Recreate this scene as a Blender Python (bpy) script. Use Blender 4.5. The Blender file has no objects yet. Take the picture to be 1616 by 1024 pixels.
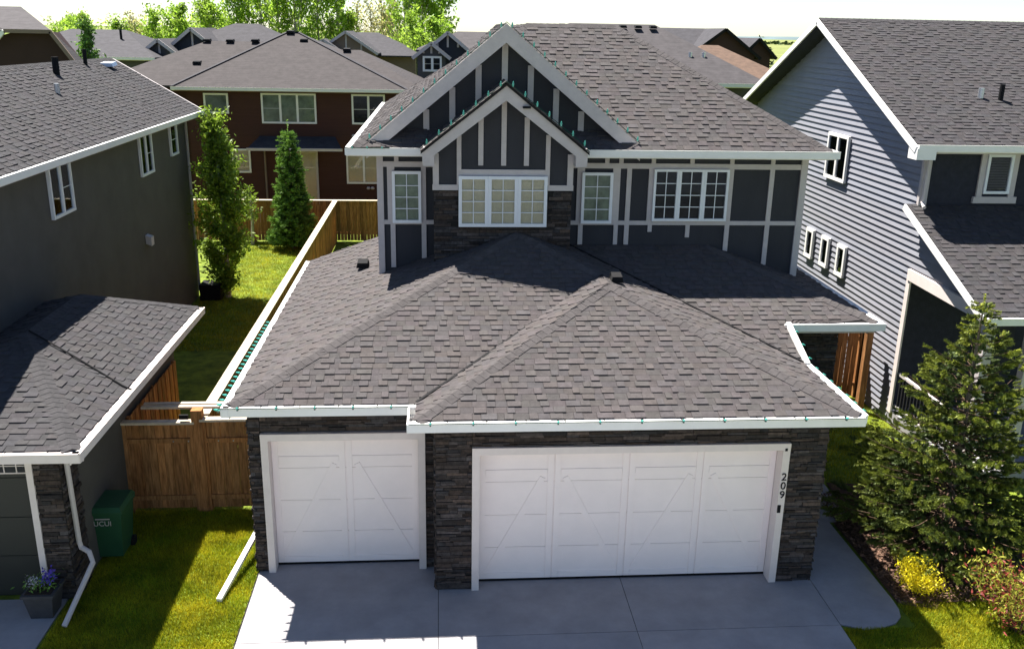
import bpy, math, random
import numpy as np
from mathutils import Vector, Matrix
random.seed(7); rng = np.random.default_rng(7)
sc = bpy.context.scene
col = sc.collection
# ------------------------------------------------------------------ camera, sky, sun, exposure
CAM = np.array([0.0, 0.0, 9.0])
pitch, yaw, roll = (math.radians(a) for a in (17.54, 4.62, 1.09))
fw = Vector((math.sin(yaw)*math.cos(pitch), math.cos(yaw)*math.cos(pitch), -math.sin(pitch)))
rt = Vector((math.cos(yaw), -math.sin(yaw), 0)); up = rt.cross(fw)
r2 = rt*math.cos(roll)+up*math.sin(roll); u2 = -rt*math.sin(roll)+up*math.cos(roll)
cd = bpy.data.cameras.new('camera'); cam = bpy.data.objects.new('camera', cd); col.objects.link(cam)
cam.matrix_world = Matrix(((r2.x, u2.x, -fw.x, CAM[0]), (r2.y, u2.y, -fw.y, CAM[1]), (r2.z, u2.z, -fw.z, CAM[2]), (0, 0, 0, 1)))
cd.sensor_width = 36; cd.lens = 1452/1616*36; cd.clip_start = .1; cd.clip_end = 30000
sc.camera = cam
SUN = Vector((.33, -.42, -1.0))                       # direction the light travels
world = bpy.data.worlds.new('World'); sc.world = world; world.use_nodes = True
wn = world.node_tree.nodes; wl = world.node_tree.links
sky = wn.new('ShaderNodeTexSky'); sky.sky_type = 'NISHITA'; sky.sun_disc = False
sky.sun_elevation = math.atan2(1, math.hypot(SUN.x, SUN.y)); sky.sun_rotation = math.atan2(-SUN.x, -SUN.y)
sky.altitude = 1000; sky.air_density = .9; sky.dust_density = .4; sky.ozone_density = 1.0
wl.new(sky.outputs[0], wn['Background'].inputs[0]); wn['Background'].inputs[1].default_value = .05
sl = bpy.data.lights.new('sun', 'SUN'); so = bpy.data.objects.new('sun', sl); col.objects.link(so)
sl.energy = 5; sl.angle = math.radians(.53); sl.color = (1, .95, .87)
so.rotation_euler = SUN.to_track_quat('-Z', 'Y').to_euler(); so.location = (-30, 40, 90)
sc.view_settings.view_transform = 'Standard'; sc.view_settings.look = 'None'
sc.view_settings.gamma = 1; sc.view_settings.exposure = 1.7; sc.view_settings.use_curve_mapping = False

# ------------------------------------------------------------------ materials
def M(name, c, rough=.75, var=.15, vs=6., bump=0., bs=60., tint=False, spec=.3, transl=0., c2=None, stretch=None, metal=0., coat=0.):
    m = bpy.data.materials.new(name); m.use_nodes = True
    n = m.node_tree.nodes; l = m.node_tree.links; b = n['Principled BSDF']
    b.inputs['Roughness'].default_value = rough; b.inputs['Specular IOR Level'].default_value = spec
    b.inputs['Metallic'].default_value = metal; b.inputs['Coat Weight'].default_value = coat
    tc = n.new('ShaderNodeTexCoord'); mp = n.new('ShaderNodeMapping'); l.new(tc.outputs['Object'], mp.inputs[0])
    if stretch: mp.inputs['Scale'].default_value = stretch
    nz = n.new('ShaderNodeTexNoise'); nz.inputs['Scale'].default_value = vs; nz.inputs['Detail'].default_value = 6
    nz.inputs['Roughness'].default_value = .65; l.new(mp.outputs[0], nz.inputs['Vector'])
    cr = n.new('ShaderNodeValToRGB'); l.new(nz.outputs[0], cr.inputs[0])
    c2 = c2 or c
    cr.color_ramp.elements[0].position = .3; cr.color_ramp.elements[1].position = .7
    cr.color_ramp.elements[0].color = [x*(1-var) for x in c]+[1]; cr.color_ramp.elements[1].color = [min(1, x*(1+var)) for x in c2]+[1]
    out = cr.outputs[0]
    if tint:
        at = n.new('ShaderNodeAttribute'); at.attribute_name = 'tint'
        mx = n.new('ShaderNodeMix'); mx.data_type = 'RGBA'; mx.blend_type = 'MULTIPLY'; mx.inputs[0].default_value = 1
        l.new(out, mx.inputs[6]); l.new(at.outputs['Color'], mx.inputs[7]); out = mx.outputs[2]
    l.new(out, b.inputs['Base Color'])
    if bump:
        n2 = n.new('ShaderNodeTexNoise'); n2.inputs['Scale'].default_value = bs; n2.inputs['Detail'].default_value = 4
        l.new(mp.outputs[0], n2.inputs['Vector'])
        bp = n.new('ShaderNodeBump'); bp.inputs['Strength'].default_value = bump; bp.inputs['Distance'].default_value = .02
        l.new(n2.outputs[0], bp.inputs['Height']); l.new(bp.outputs[0], b.inputs['Normal'])
    if transl:
        t = n.new('ShaderNodeBsdfTranslucent'); l.new(out, t.inputs[0])
        ms = n.new('ShaderNodeMixShader'); ms.inputs[0].default_value = transl
        l.new(b.outputs[0], ms.inputs[1]); l.new(t.outputs[0], ms.inputs[2]); l.new(ms.outputs[0], n['Material Output'].inputs[0])
    return m
def glass_mat():
    m = bpy.data.materials.new('window_glass'); m.use_nodes = True
    n = m.node_tree.nodes; l = m.node_tree.links; n.remove(n['Principled BSDF'])
    t = n.new('ShaderNodeBsdfTransparent'); t.inputs[0].default_value = (.92, .93, .92, 1)
    g = n.new('ShaderNodeBsdfGlossy'); g.inputs['Roughness'].default_value = .02; g.inputs[0].default_value = (.9, .95, 1, 1)
    fr = n.new('ShaderNodeFresnel'); fr.inputs[0].default_value = 1.35
    ms = n.new('ShaderNodeMixShader'); l.new(fr.outputs[0], ms.inputs[0]); l.new(t.outputs[0], ms.inputs[1]); l.new(g.outputs[0], ms.inputs[2])
    l.new(ms.outputs[0], n['Material Output'].inputs[0]); return m
def rows_mat(name, c, row, axis='Z', var=.25):
    """far roofs: courses too small to tell apart"""
    m = M(name, c, .9, var, 3.); n = m.node_tree.nodes; l = m.node_tree.links
    tc = n.new('ShaderNodeTexCoord'); sp = n.new('ShaderNodeSeparateXYZ'); l.new(tc.outputs['Object'], sp.inputs[0])
    wv = n.new('ShaderNodeMath'); wv.operation = 'MULTIPLY'; wv.inputs[1].default_value = 1/row; l.new(sp.outputs[axis], wv.inputs[0])
    frc = n.new('ShaderNodeMath'); frc.operation = 'FRACT'; l.new(wv.outputs[0], frc.inputs[0])
    bp = n.new('ShaderNodeBump'); bp.inputs['Strength'].default_value = .5; bp.inputs['Distance'].default_value = .02; bp.invert = True
    l.new(frc.outputs[0], bp.inputs['Height']); l.new(bp.outputs[0], n['Principled BSDF'].inputs['Normal']); return m
MT = dict(
 shingle=M('asphalt_shingle', (.074, .067, .0675), .92, .2, 9., .5, 260., True, .2),
 shingle_l=M('asphalt_shingle_grey', (.05, .048, .051), .92, .2, 9., .5, 260., True, .2),
 shingle_r=M('asphalt_shingle_dark', (.05, .047, .050), .92, .2, 9., .5, 260., True, .2),
 deck=M('roof_deck', (.02, .018, .018), .95),
 white=M('white_aluminium', (.8, .79, .77), .45, .04, 3., 0, 60, False, .4),
 vinyl=M('white_vinyl', (.74, .76, .8), .35, .03, 3., 0, 60, False, .5),
 trim=M('painted_trim', (.50, .455, .45), .6, .07, 5., .15, 40.),
 panel=M('dark_panel', (.03, .031, .039), .7, .12, 2.5, .2, 90., stretch=(1, 1, .3)),
 stone=M('ledge_stone', (.055, .045, .042), .85, .45, 14., .7, 70., True, .25),
 mortar=M('mortar', (.02, .019, .019), .95),
 door=M('garage_door_paint', (.90, .80, .765), .5, .03, 2., .06, 120., False, .4),
 jamb=M('jamb_paint', (.70, .62, .585), .55, .05, 4.),
 cedar=M('cedar', (.27, .115, .04), .8, .45, 7., .4, 60., True, .2, c2=(.36, .17, .065), stretch=(3, 3, .35)),
 cedar_cap=M('sunlit_cedar', (.52, .44, .34), .8, .2, 8., .3, 60.),  # cap wood lightened, sunlight put into its colour
 rn=M('blue_grey_siding', (.235, .24, .275), .55, .06, 2., .12, 120., True),
 rnd=M('navy_shake', (.018, .02, .032), .75, .25, 8., .3, 50.),
 ln=M('grey_stucco', (.085, .08, .073), .85, .13, 1.2, .25, 140.),
 brown=M('brown_siding', (.058, .022, .017), .75, .12, 2., .2, 30., stretch=(.2, .2, 5)),
 lndoor=M('dark_door', (.03, .032, .026), .5, .06, 2.),
 concrete=M('concrete', (.28, .272, .285), .85, .1, 1.6, .25, 150., True, c2=(.31, .30, .315)),
 lawn=M('lawn', (.07, .125, .010), .95, .45, 2.2, .6, 40., c2=(.14, .18, .014)),
 blade=M('grass_blade', (.185, .27, .012), .7, .3, 1.3, 0, 60, True, .25, .35, c2=(.32, .36, .02)),
 mulch=M('bark_mulch', (.075, .042, .028), .95, .5, 30., .8, 70.),
 chip=M('bark_chip', (.14, .08, .055), .9, .4, 20., 0, 60, True),
 black=M('black_plastic', (.006, .006, .007), .9),
 metal=M('galvanised', (.5, .52, .55), .35, .1, 10., metal=.8),
 wire=M('green_wire', (.01, .05, .035), .6),
 bulb=M('teal_bulb', (.07, .42, .34), .25, .05, 5., 0, 60, False, .6, coat=.5),
 bark=M('bark', (.16, .13, .10), .9, .4, 12., .6, 30.),
 bark_pale=M('pale_bark', (.38, .35, .29), .85, .35, 8., .4, 30.),
 twig=M('twig', (.09, .055, .035), .9, .3, 12.),
 needle=M('spruce_needle', (.075, .108, .03), .6, .3, 3., 0, 60, True, .3, .25),
 cedarleaf=M('cedar_leaf', (.11, .21, .04), .6, .3, 3., 0, 60, True, .3, .35),
 aspen=M('aspen_leaf', (.19, .28, .03), .5, .3, 2., 0, 60, True, .35, .5),
 poplar=M('poplar_leaf', (.28, .42, .05), .5, .3, .6, 0, 60, True, .35, .6),
 poplar_y=M('poplar_leaf_pale', (.42, .4, .16), .5, .3, .6, 0, 60, True, .35, .55),
 gold=M('golden_leaf', (.72, .62, .02), .5, .2, 6., 0, 60, True, .3, .4),
 redleaf=M('red_leaf', (.20, .035, .028), .5, .3, 6., 0, 60, True, .3, .35),
 green=M('shrub_leaf', (.30, .30, .04), .5, .3, 6., 0, 60, True, .3, .4),
 bin=M('green_bin', (.02, .075, .035), .45, .08, 5., .1, 80.),
 pot=M('dark_pot', (.05, .05, .055), .6, .15, 8.),
 soil=M('soil', (.03, .02, .015), .95), violet=M('violet_petal', (.12, .08, .5), .5, .2, 9., 0, 60, True, .3, .3),
 pale=M('pale_petal', (.5, .5, .55), .5, .2, 9., 0, 60, True, .3, .3),
 doorred=M('front_door', (.06, .022, .02), .45), glass=glass_mat(),
 blind=M('cream_blind', (.72, .64, .48), .8, .08, 3.), blindg=M('green_backing', (.28, .32, .24), .8, .4, 2.),  # second one is a plain green sheet set behind some panes
 room=M('dim_room', (.035, .036, .04), .9, .3, 2.),
 farroof=rows_mat('far_roof', (.05, .045, .048), .09), farroof_b=rows_mat('far_roof_brown', (.10, .062, .043), .09),
 farroof_d=rows_mat('far_roof_dark', (.042, .04, .046), .09), brownroof=rows_mat('brown_house_roof', (.041, .035, .036), .075),
 tan=M('tan_siding', (.2, .15, .12), .8, .08, 2.), navy=M('navy_siding', (.03, .034, .048), .8, .1, 2.),
 grey=M('grey_siding', (.08, .08, .084), .8, .08, 2.), dbrown=M('dark_brown_siding', (.04, .02, .02), .8, .1, 2.),
 farfield=M('canola_field', (.13, .17, .045), .95, .25, .02, c2=(.17, .18, .05)), farhill=M('hazy_hill', (.10, .14, .15), .95, .25, .004),  # hill blue-grey has distance haze put into its colour
 fartree=M('far_tree', (.04, .07, .025), .95, .4, .2),
)
# ------------------------------------------------------------------ builders
ORG = {}
def thing(name, label, cat, loc=(0, 0, 0), group=None):
    o = bpy.data.objects.new(name, None); col.objects.link(o); o.location = loc; o.empty_display_size = .2
    o['label'] = label; o['category'] = cat
    if group: o['group'] = group
    ORG[o.name] = np.array(loc, float); return o
def org(p): return ORG.get(p.name, np.zeros(3)) if p else np.zeros(3)
def box_v(x0, x1, y0, y1, z0, z1):
    v = [(x0, y0, z0), (x1, y0, z0), (x1, y1, z0), (x0, y1, z0), (x0, y0, z1), (x1, y0, z1), (x1, y1, z1), (x0, y1, z1)]
    return v, [(0, 3, 2, 1), (4, 5, 6, 7), (0, 1, 5, 4), (1, 2, 6, 5), (2, 3, 7, 6), (3, 0, 4, 7)]
class MB:
    def __init__(s): s.v = []; s.f = []; s.t = []
    def add(s, v, f, tint=1.):
        k = len(s.v); s.v.extend(v); s.f.extend([tuple(i+k for i in q) for q in f]); s.t.extend([tint]*len(f)); return s
    def box(s, *a, tint=1.): return s.add(*box_v(*a), tint)
    def bar(s, a, b, w, h, upv=(0, 0, 1), tint=1.):
        """a straight board from a to b, w wide, h high (towards upv)"""
        a, b = Vector(a), Vector(b); d = (b-a).normalized(); upv = Vector(upv)
        sd = d.cross(upv).normalized()*w/2; u = sd.cross(d).normalized()*h/2
        v = [p+q for p in (a, b) for q in (-sd-u, sd-u, sd+u, -sd+u)]
        return s.add([tuple(x) for x in v], [(3, 2, 1, 0), (4, 5, 6, 7), (0, 1, 5, 4), (1, 2, 6, 5), (2, 3, 7, 6), (3, 0, 4, 7)], tint)
    def prism(s, pts, d, tint=1.):
        """planar polygon pts extruded by vector d"""
        n = len(pts); d = np.array(d); v = [tuple(p) for p in pts]+[tuple(np.array(p)+d) for p in pts]
        nrm = np.zeros(3)
        for i in range(n): nrm += np.cross(np.array(pts[i]), np.array(pts[(i+1) % n]))
        f = [tuple(range(n)), tuple(range(2*n-1, n-1, -1))]+[((i+1) % n, i, i+n, (i+1) % n+n) for i in range(n)]
        if np.dot(nrm, d) > 0: f = [q[::-1] for q in f]
        return s.add(v, f, tint)
    def tube(s, pts, r, n=6, r1=None, tint=1.):
        pts = [Vector(p) for p in pts]; k = len(pts); v = []; f = []
        for i, p in enumerate(pts):
            d = (pts[min(i+1, k-1)]-pts[max(i-1, 0)]).normalized(); a = d.orthogonal().normalized(); b = d.cross(a)
            if i and k > 2:
                a = (pa-d*pa.dot(d)).normalized(); b = d.cross(a)
            pa = a; rr = r if r1 is None else r+(r1-r)*i/(k-1)
            v += [tuple(p+(a*math.cos(j*2*math.pi/n)+b*math.sin(j*2*math.pi/n))*rr) for j in range(n)]
        for i in range(k-1): f += [(i*n+j, i*n+(j+1) % n, (i+1)*n+(j+1) % n, (i+1)*n+j) for j in range(n)]
        f += [tuple(range(n-1, -1, -1)), tuple(range((k-1)*n, k*n))]
        return s.add(v, f, tint)
    def lathe(s, prof, c, n=10, tint=1.):
        v = []; f = []
        for r, z in prof: v += [(c[0]+r*math.cos(j*2*math.pi/n), c[1]+r*math.sin(j*2*math.pi/n), c[2]+z) for j in range(n)]
        for i in range(len(prof)-1): f += [(i*n+j, i*n+(j+1) % n, (i+1)*n+(j+1) % n, (i+1)*n+j) for j in range(n)]
        f += [tuple(range(n-1, -1, -1)), tuple(range((len(prof)-1)*n, len(prof)*n))]
        return s.add(v, f, tint)
    def build(s, name, mat, parent=None, kind=None, smooth=False):
        if not s.v: return None
        return mesh_obj(name, np.array(s.v, float), s.f, mat, parent, kind, np.array(s.t), smooth)
def mesh_obj(name, V, F, mat, parent=None, kind=None, tint=None, smooth=False):
    me = bpy.data.meshes.new(name); top = parent
    while top is not None and top.parent: top = top.parent
    V = np.asarray(V, float)-org(top)
    me.from_pydata(V.tolist(), [], F); me.update()
    if tint is not None:
        a = me.attributes.new('tint', 'FLOAT_COLOR', 'FACE'); tint = np.asarray(tint, float)
        if tint.ndim == 1: tint = np.repeat(tint[:, None], 3, 1)
        a.data.foreach_set('color', np.concatenate([tint, np.ones((len(tint), 1))], 1).astype(np.float32).ravel())
    if smooth: me.polygons.foreach_set('use_smooth', [True]*len(me.polygons))
    me.materials.append(MT[mat] if isinstance(mat, str) else mat)
    o = bpy.data.objects.new(name, me); col.objects.link(o)
    if parent: o.parent = parent
    if kind: o['kind'] = kind
    return o
def tri_cloud(name, V, mat, parent, tint, k=3, kind=None):
    """V: (n,k,3) loose faces built fast; tint (n,) or (n,3)"""
    n = len(V); me = bpy.data.meshes.new(name); top = parent
    while top is not None and top.parent: top = top.parent
    V = V-org(top)
    me.vertices.add(n*k); me.vertices.foreach_set('co', V.reshape(-1).astype(np.float32))
    me.loops.add(n*k); me.loops.foreach_set('vertex_index', np.arange(n*k, dtype=np.int32))
    me.polygons.add(n); me.polygons.foreach_set('loop_start', np.arange(0, n*k, k, dtype=np.int32))
    me.update(calc_edges=True)
    a = me.attributes.new('tint', 'FLOAT_COLOR', 'FACE'); tint = np.asarray(tint, float)
    if tint.ndim == 1: tint = np.repeat(tint[:, None], 3, 1)
    a.data.foreach_set('color', np.concatenate([tint, np.ones((n, 1))], 1).astype(np.float32).ravel())
    me.materials.append(MT[mat]); o = bpy.data.objects.new(name, me); col.objects.link(o)
    if parent: o.parent = parent
    if kind: o['kind'] = kind
    return o
def pieces(lst, name, mat, parent, n=290):
    """the n pieces nearest the camera as objects of their own, the others joined"""
    lst = sorted(lst, key=lambda p: float(np.sum((np.mean(np.array(p[0]), 0)-CAM)**2)))
    for v, f, t in lst[:n]: MB().add(v, f, t).build(name, mat, parent)
    if len(lst) > n:
        m = MB()
        for v, f, t in lst[n:]: m.add(v, f, t)
        m.build(name, mat, parent, 'stuff')
def tone(lo, hi, warm=.06):
    g = random.uniform(lo, hi); w = random.uniform(-warm, warm); return (g*(1+w), g, g*(1-w))
MB_t = MB.add
def shingles(poly, u, lst, ex=.145, wid=(.1, .27), th=(.006, .020), seed=0):
    """courses of laid tabs on a planar polygon; u = eave direction"""
    P = np.array(poly, float); u = np.array(u, float); u /= np.linalg.norm(u)
    n = np.zeros(3)
    for i in range(len(P)): n += np.cross(P[i], P[(i+1) % len(P)])
    n /= np.linalg.norm(n)
    if n[2] < 0: n = -n
    v = np.cross(n, u)
    if v[2] < 0: v = -v; u = -u
    o = P[0]; q = np.stack([(P-o)@u, (P-o)@v], 1)
    v0, v1 = q[:, 1].min(), q[:, 1].max()
    def span(y):
        y = min(max(y, v0+1e-4), v1-1e-4); xs = []
        for i in range(len(q)):
            a, b = q[i], q[(i+1) % len(q)]
            if (a[1]-y)*(b[1]-y) <= 0 and abs(a[1]-b[1]) > 1e-9: xs.append(a[0]+(b[0]-a[0])*(y-a[1])/(b[1]-a[1]))
        return (min(xs), max(xs)) if xs else None
    y = v0
    while y < v1-.01:
        yt = min(y+ex*1.12, v1); sb, st = span(y+.002), span(yt-.002)
        if sb and st:
            lo, hi = min(sb[0], st[0]), max(sb[1], st[1]); alt = random.randint(0, 1); x = lo-random.uniform(0, .3)
            while x < hi:
                w = random.uniform(*wid); a, b = x+.002, min(x+w-.002, hi); x += w
                if b < lo: continue
                ab, bb = max(a, sb[0]), min(b, sb[1]); at, bt = max(a, st[0]), min(b, st[1])
                if bb-ab < .005 and bt-at < .005: continue
                if bb < ab: ab = bb = (ab+bb)/2
                if bt < at: at = bt = (at+bt)/2
                alt = 1-alt if random.random() < .85 else alt; t = th[alt]*random.uniform(.75, 1.25); low = y-random.uniform(0, .012)
                pts = [o+u*ab+v*low+n*t, o+u*bb+v*low+n*t, o+u*bt+v*yt+n*.002, o+u*at+v*yt+n*.002, o+u*ab+v*low-n*.004, o+u*bb+v*low-n*.004]
                g = (random.uniform(.88, 1.0) if t < .012 else random.uniform(.97, 1.1))
                lst.append(([tuple(p) for p in pts], [(0, 1, 2, 3), (4, 5, 1, 0), (4, 0, 3), (1, 5, 2)], (g*random.uniform(.97, 1.05), g, g*random.uniform(.96, 1.04))))
        y += ex
def caps(a, b, na, nb, lst, ex=.16, half=.15):
    """folded cap shingles along a hip or ridge; na, nb = directions down each side"""
    a, b = np.array(a, float), np.array(b, float); L = np.linalg.norm(b-a); d = (b-a)/L
    na = np.array(na, float); na /= np.linalg.norm(na); nb = np.array(nb, float); nb /= np.linalg.norm(nb)
    na = na-d*(na@d); nb = nb-d*(nb@d); na /= np.linalg.norm(na); nb /= np.linalg.norm(nb)
    k = int(L/ex); upv = np.array((0, 0, 1.))
    for i in range(k):
        p = a+d*ex*i; q = a+d*ex*(i+1.25); h = .017; h2 = .01
        pts = [p+na*half+upv*h, p+upv*(h+.012), p+nb*half+upv*h, q+na*half+upv*h2, q+upv*(h2+.012), q+nb*half+upv*h2, p+na*half, p, p+nb*half]
        g = random.uniform(.92, 1.12)
        lst.append(([tuple(x) for x in pts], [(0, 1, 4, 3), (1, 2, 5, 4), (6, 7, 1, 0), (7, 8, 2, 1), (0, 3, 6), (2, 8, 5)], (g, g, g)))
def stones(lst, a, u, L, z0, z1, nrm, clip=None):
    """ledge stone courses on a wall face starting at a, along u (horizontal), facing nrm"""
    a, u, nrm = np.array(a, float), np.array(u, float), np.array(nrm, float); z = z0
    while z < z1-.02:
        h = min(random.choice((.035, .045, .045, .055, .07)), z1-z); x = -random.uniform(0, .2)
        while x < L:
            w = random.uniform(.12, .46); p, q = max(x, 0)+.004, min(x+w, L)-.004; x += w
            if q-p < .03: continue
            if clip and not clip((p+q)/2, z+h/2): continue
            d = random.choice((.012, .02, .028, .042)); o = a+u*p+np.array((0, 0, z-a[2]+.004)); e = u*(q-p); hh = np.array((0, 0, h-.008)); j = random.uniform(-.008, .008)
            pts = [o, o+e, o+e+hh, o+hh, o+nrm*d, o+e+nrm*(d+j), o+e+hh+nrm*(d+j-.006), o+hh+nrm*(d-.006)]
            g = random.choice((.5, .65, .8, .9, 1.0, 1.15, 1.6)); w_ = random.uniform(-.12, .16)
            lst.append(([tuple(t) for t in pts], [(4, 5, 6, 7), (0, 1, 5, 4), (1, 2, 6, 5), (2, 3, 7, 6), (3, 0, 4, 7)], (g*(1+w_), g, g*(1-w_))))
        z += h
def window(parent, c, w, h, face, name='window', cols=1, grid=(2, 4), frame='vinyl', behind='room', fw_=.06, sash=None):
    """c = centre on the wall face; face = outward axis '-y','+x','-x'. One frame, one pane for each light, muntins"""
    ax = {'-y': (Vector((1, 0, 0)), Vector((0, -1, 0))), '+x': (Vector((0, 1, 0)), Vector((1, 0, 0))), '-x': (Vector((0, -1, 0)), Vector((-1, 0, 0)))}[face]
    U, N = ax; Z = Vector((0, 0, 1)); c = Vector(c)
    def bx(m, x0, x1, z0, z1, d0, d1):
        pts = [c+U*x+N*d+Z*z for z in (z0, z1) for x, d in ((x0, d1), (x1, d1), (x1, d0), (x0, d0))]
        m.add([tuple(p) for p in pts], [(3, 2, 1, 0), (4, 5, 6, 7), (0, 1, 5, 4), (1, 2, 6, 5), (2, 3, 7, 6), (3, 0, 4, 7)])
    win = MB(); bx(win, -w/2+.01, w/2-.01, -h/2+.01, h/2-.01, .001, .004)
    wo = win.build(name, behind, parent)
    f = MB(); bx(f, -w/2, w/2, h/2-fw_, h/2, 0, .07); bx(f, -w/2, w/2, -h/2, -h/2+fw_, 0, .075)
    bx(f, -w/2, -w/2+fw_, -h/2+fw_, h/2-fw_, 0, .07); bx(f, w/2-fw_, w/2, -h/2+fw_, h/2-fw_, 0, .07)
    cw = (w-2*fw_)/cols
    for i in range(1, cols): x = -w/2+fw_+cw*i; bx(f, x-fw_*.6, x+fw_*.6, -h/2+fw_, h/2-fw_, 0, .068)
    f.build('frame', frame, wo)
    for i in range(cols):
        x0 = -w/2+fw_+cw*i+(fw_*.6 if i else 0); x1 = -w/2+fw_+cw*(i+1)-(fw_*.6 if i < cols-1 else 0)
        p = MB(); bx(p, x0+.002, x1-.002, -h/2+fw_+.002, h/2-fw_-.002, .03, .034); p.build('pane', 'glass', wo)
        g = grid[i] if isinstance(grid, list) else grid
        m = MB()
        for k in range(1, g[0]): x = x0+(x1-x0)*k/g[0]; bx(m, x-.008, x+.008, -h/2+fw_, h/2-fw_, .036, .046)
        for k in range(1, g[1]): z = -h/2+fw_+(h-2*fw_)*k/g[1]; bx(m, x0, x1, z-.008, z+.008, .0365, .048)
        m.build('muntin', frame, wo)
    return wo
def gutter(parent, a, b, out, name='gutter', mat='white', guard=True, h=.12, d=.12):
    """eave trough from a to b (roof edge line), out = outward unit vector"""
    a, b, out = Vector(a), Vector(b), Vector(out); t = (b-a).normalized(); L = (b-a).length; Z = Vector((0, 0, 1))
    def bx(m, s0, s1, d0, d1, z0, z1):
        pts = [a+t*s+out*q+Z*z for z in (z0, z1) for s, q in ((s0, d0), (s1, d0), (s1, d1), (s0, d1))]
        fl = [(3, 2, 1, 0), (4, 5, 6, 7), (0, 1, 5, 4), (1, 2, 6, 5), (2, 3, 7, 6), (3, 0, 4, 7)]
        if t.cross(out).z < 0: fl = [q[::-1] for q in fl]
        m.add([tuple(p) for p in pts], fl)
    m = MB(); bx(m, -.01, L+.01, -.01, d, -h-.03, -h-.02); bx(m, -.012, L+.012, d-.012, d+.004, -h-.022, -.012); bx(m, -.011, L+.011, d-.016, d+.012, -.014, 0)
    bx(m, 0, L, -.03, -.012, -h-.06, -.03); bx(m, -.014, 0, -.01, d-.001, -h-.021, -.011); bx(m, L, L+.014, -.01, d-.001, -h-.021, -.011)
    g = m.build(name, mat, parent)
    if guard:
        s = 0
        while s < L:
            e = min(s+.61, L); m = MB(); bx(m, s+.004, e-.016, -.008, d-.018, -.02, -.012); m.build('gutter_guard', mat, g); s += .61
    return g
def downspout(parent, pts, mat='trim', w=.075, name='downspout'):
    m = MB()
    m.tube(pts, w/2*1.15, 8); return m.build(name, mat, parent)
def roof_vent(parent, p, nrm_y, mat='black', s=.28, name='roof_vent'):
    m = MB(); x, y, z = p
    m.prism([(x-s/2, y-s/2, z), (x+s/2, y-s/2, z), (x+s/2*.8, y-s/2*.9, z+.11), (x-s/2*.8, y-s/2*.9, z+.11)], (0, s, .04+nrm_y*s))
    return m.build(name, mat, parent)
# ------------------------------------------------------------------ the ground
def struct(o): o['kind'] = 'structure'; return o
def sheet(name, pts, z, mat, th=.0):
    m = MB()
    if th: m.prism([(x, y, z) for x, y in pts], (0, 0, -th))
    else: m.add([(x, y, z) for x, y in pts], [tuple(range(len(pts)))])
    return m.build(name, mat)
gm = MB(); gm.add([(-9000, -60, -.02), (9000, -60, -.02), (9000, 16000, -.02), (-9000, 16000, -.02)], [(0, 1, 2, 3)])
struct(gm.build('ground', 'lawn'))
struct(sheet('field', [(40, 190), (1400, 190), (1900, 1500), (60, 1500)], .3, 'farfield'))
struct(sheet('meadow', [(-2000, 1500), (4000, 1500), (5000, 5000), (-3000, 5000)], .6, 'farfield'))
hm = MB(); N = 60; xs = np.linspace(600, 9000, N)
hv = []
for i, x in enumerate(xs):
    h = 26+10*math.sin(i*.37)+8*math.sin(i*.9+1)+random.uniform(-5, 5); hv += [(x, 6500, 0), (x, 6900, h), (x, 8200, h*.9)]
hm.add(hv, [(i*3+k, i*3+3+k, i*3+4+k, i*3+1+k) for i in range(N-1) for k in (0, 1)])
struct(hm.build('hill', 'farhill'))
struct(sheet('pavement', [(-60, -4.8), (60, -4.8), (60, -3.05), (-60, -3.05)], .0, 'concrete', .1))
struct(sheet('reflection_paving', [(-80, -59.9), (80, -59.9), (80, -16.1), (-80, -16.1)], .0, 'pot'))  # unseen grey ground added to keep green out of window reflections
struct(sheet('road', [(-60, -16), (60, -16), (60, -4.9), (-60, -4.9)], -.01, 'deck'))
def bed(name, pts, mat, z): return struct(sheet(name, pts, z, mat))
# driveway of separate slabs
drv = struct(sheet('driveway', [(-3.2, -3), (6.4, -3), (6.4, 13.83), (-.1, 13.83), (-.1, 14.5), (-3.2, 14.5)], -.012, 'deck'))
for (x0, x1) in ((-3.17, -.075), (-.065, 3.075), (3.085, 6.4)):
    for (y0, y1) in ((-2.9, .2), (.21, 3.2), (3.21, 6.2), (6.21, 9.19), (9.2, 12.255), (12.265, 14.22)):
        y1 = min(y1, 13.83) if x0 > -.2 else (14.5 if y1 > 14 else y1)
        m = MB(); m.box(x0, x1, y0, y1, -.1, .0, tint=tone(.94, 1.05, .01)); m.build('slab', 'concrete', drv)
walk = struct(MB().prism([(6.412, 13.9, .004), (6.412, 12.28, .004), (6.75, 12.12, .004), (7.1, 12.17, .004), (7.33, 12.26, .004), (7.49, 12.42, .004), (7.56, 12.62, .004), (7.58, 12.9, .004), (7.55, 15.5, .004), (6.412, 15.5, .004)], (0, 0, -.1)).build('walkway', 'concrete'))
MB().prism([(6.412, 15.512, .004), (7.7, 15.512, .004), (7.93, 15.6, .004), (8.04, 15.9, .004), (8.1, 17.15, .004), (6.412, 17.15, .004)], (0, 0, -.1)).build('slab', 'concrete', walk)
lnd = struct(sheet('neighbour_driveway', [(-12, -3), (-6.15, -3), (-6.15, 13.6), (-12, 13.6)], .004, 'concrete', .1))
bed('mulch_bed', [(7.62, 12.75), (8.2, 12.6), (8.75, 13.2), (9.6, 13.4), (10.7, 13.6), (10.9, 16.8), (8.15, 17.1), (8.1, 15.6), (7.62, 15.45)], 'mulch', .012)
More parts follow.
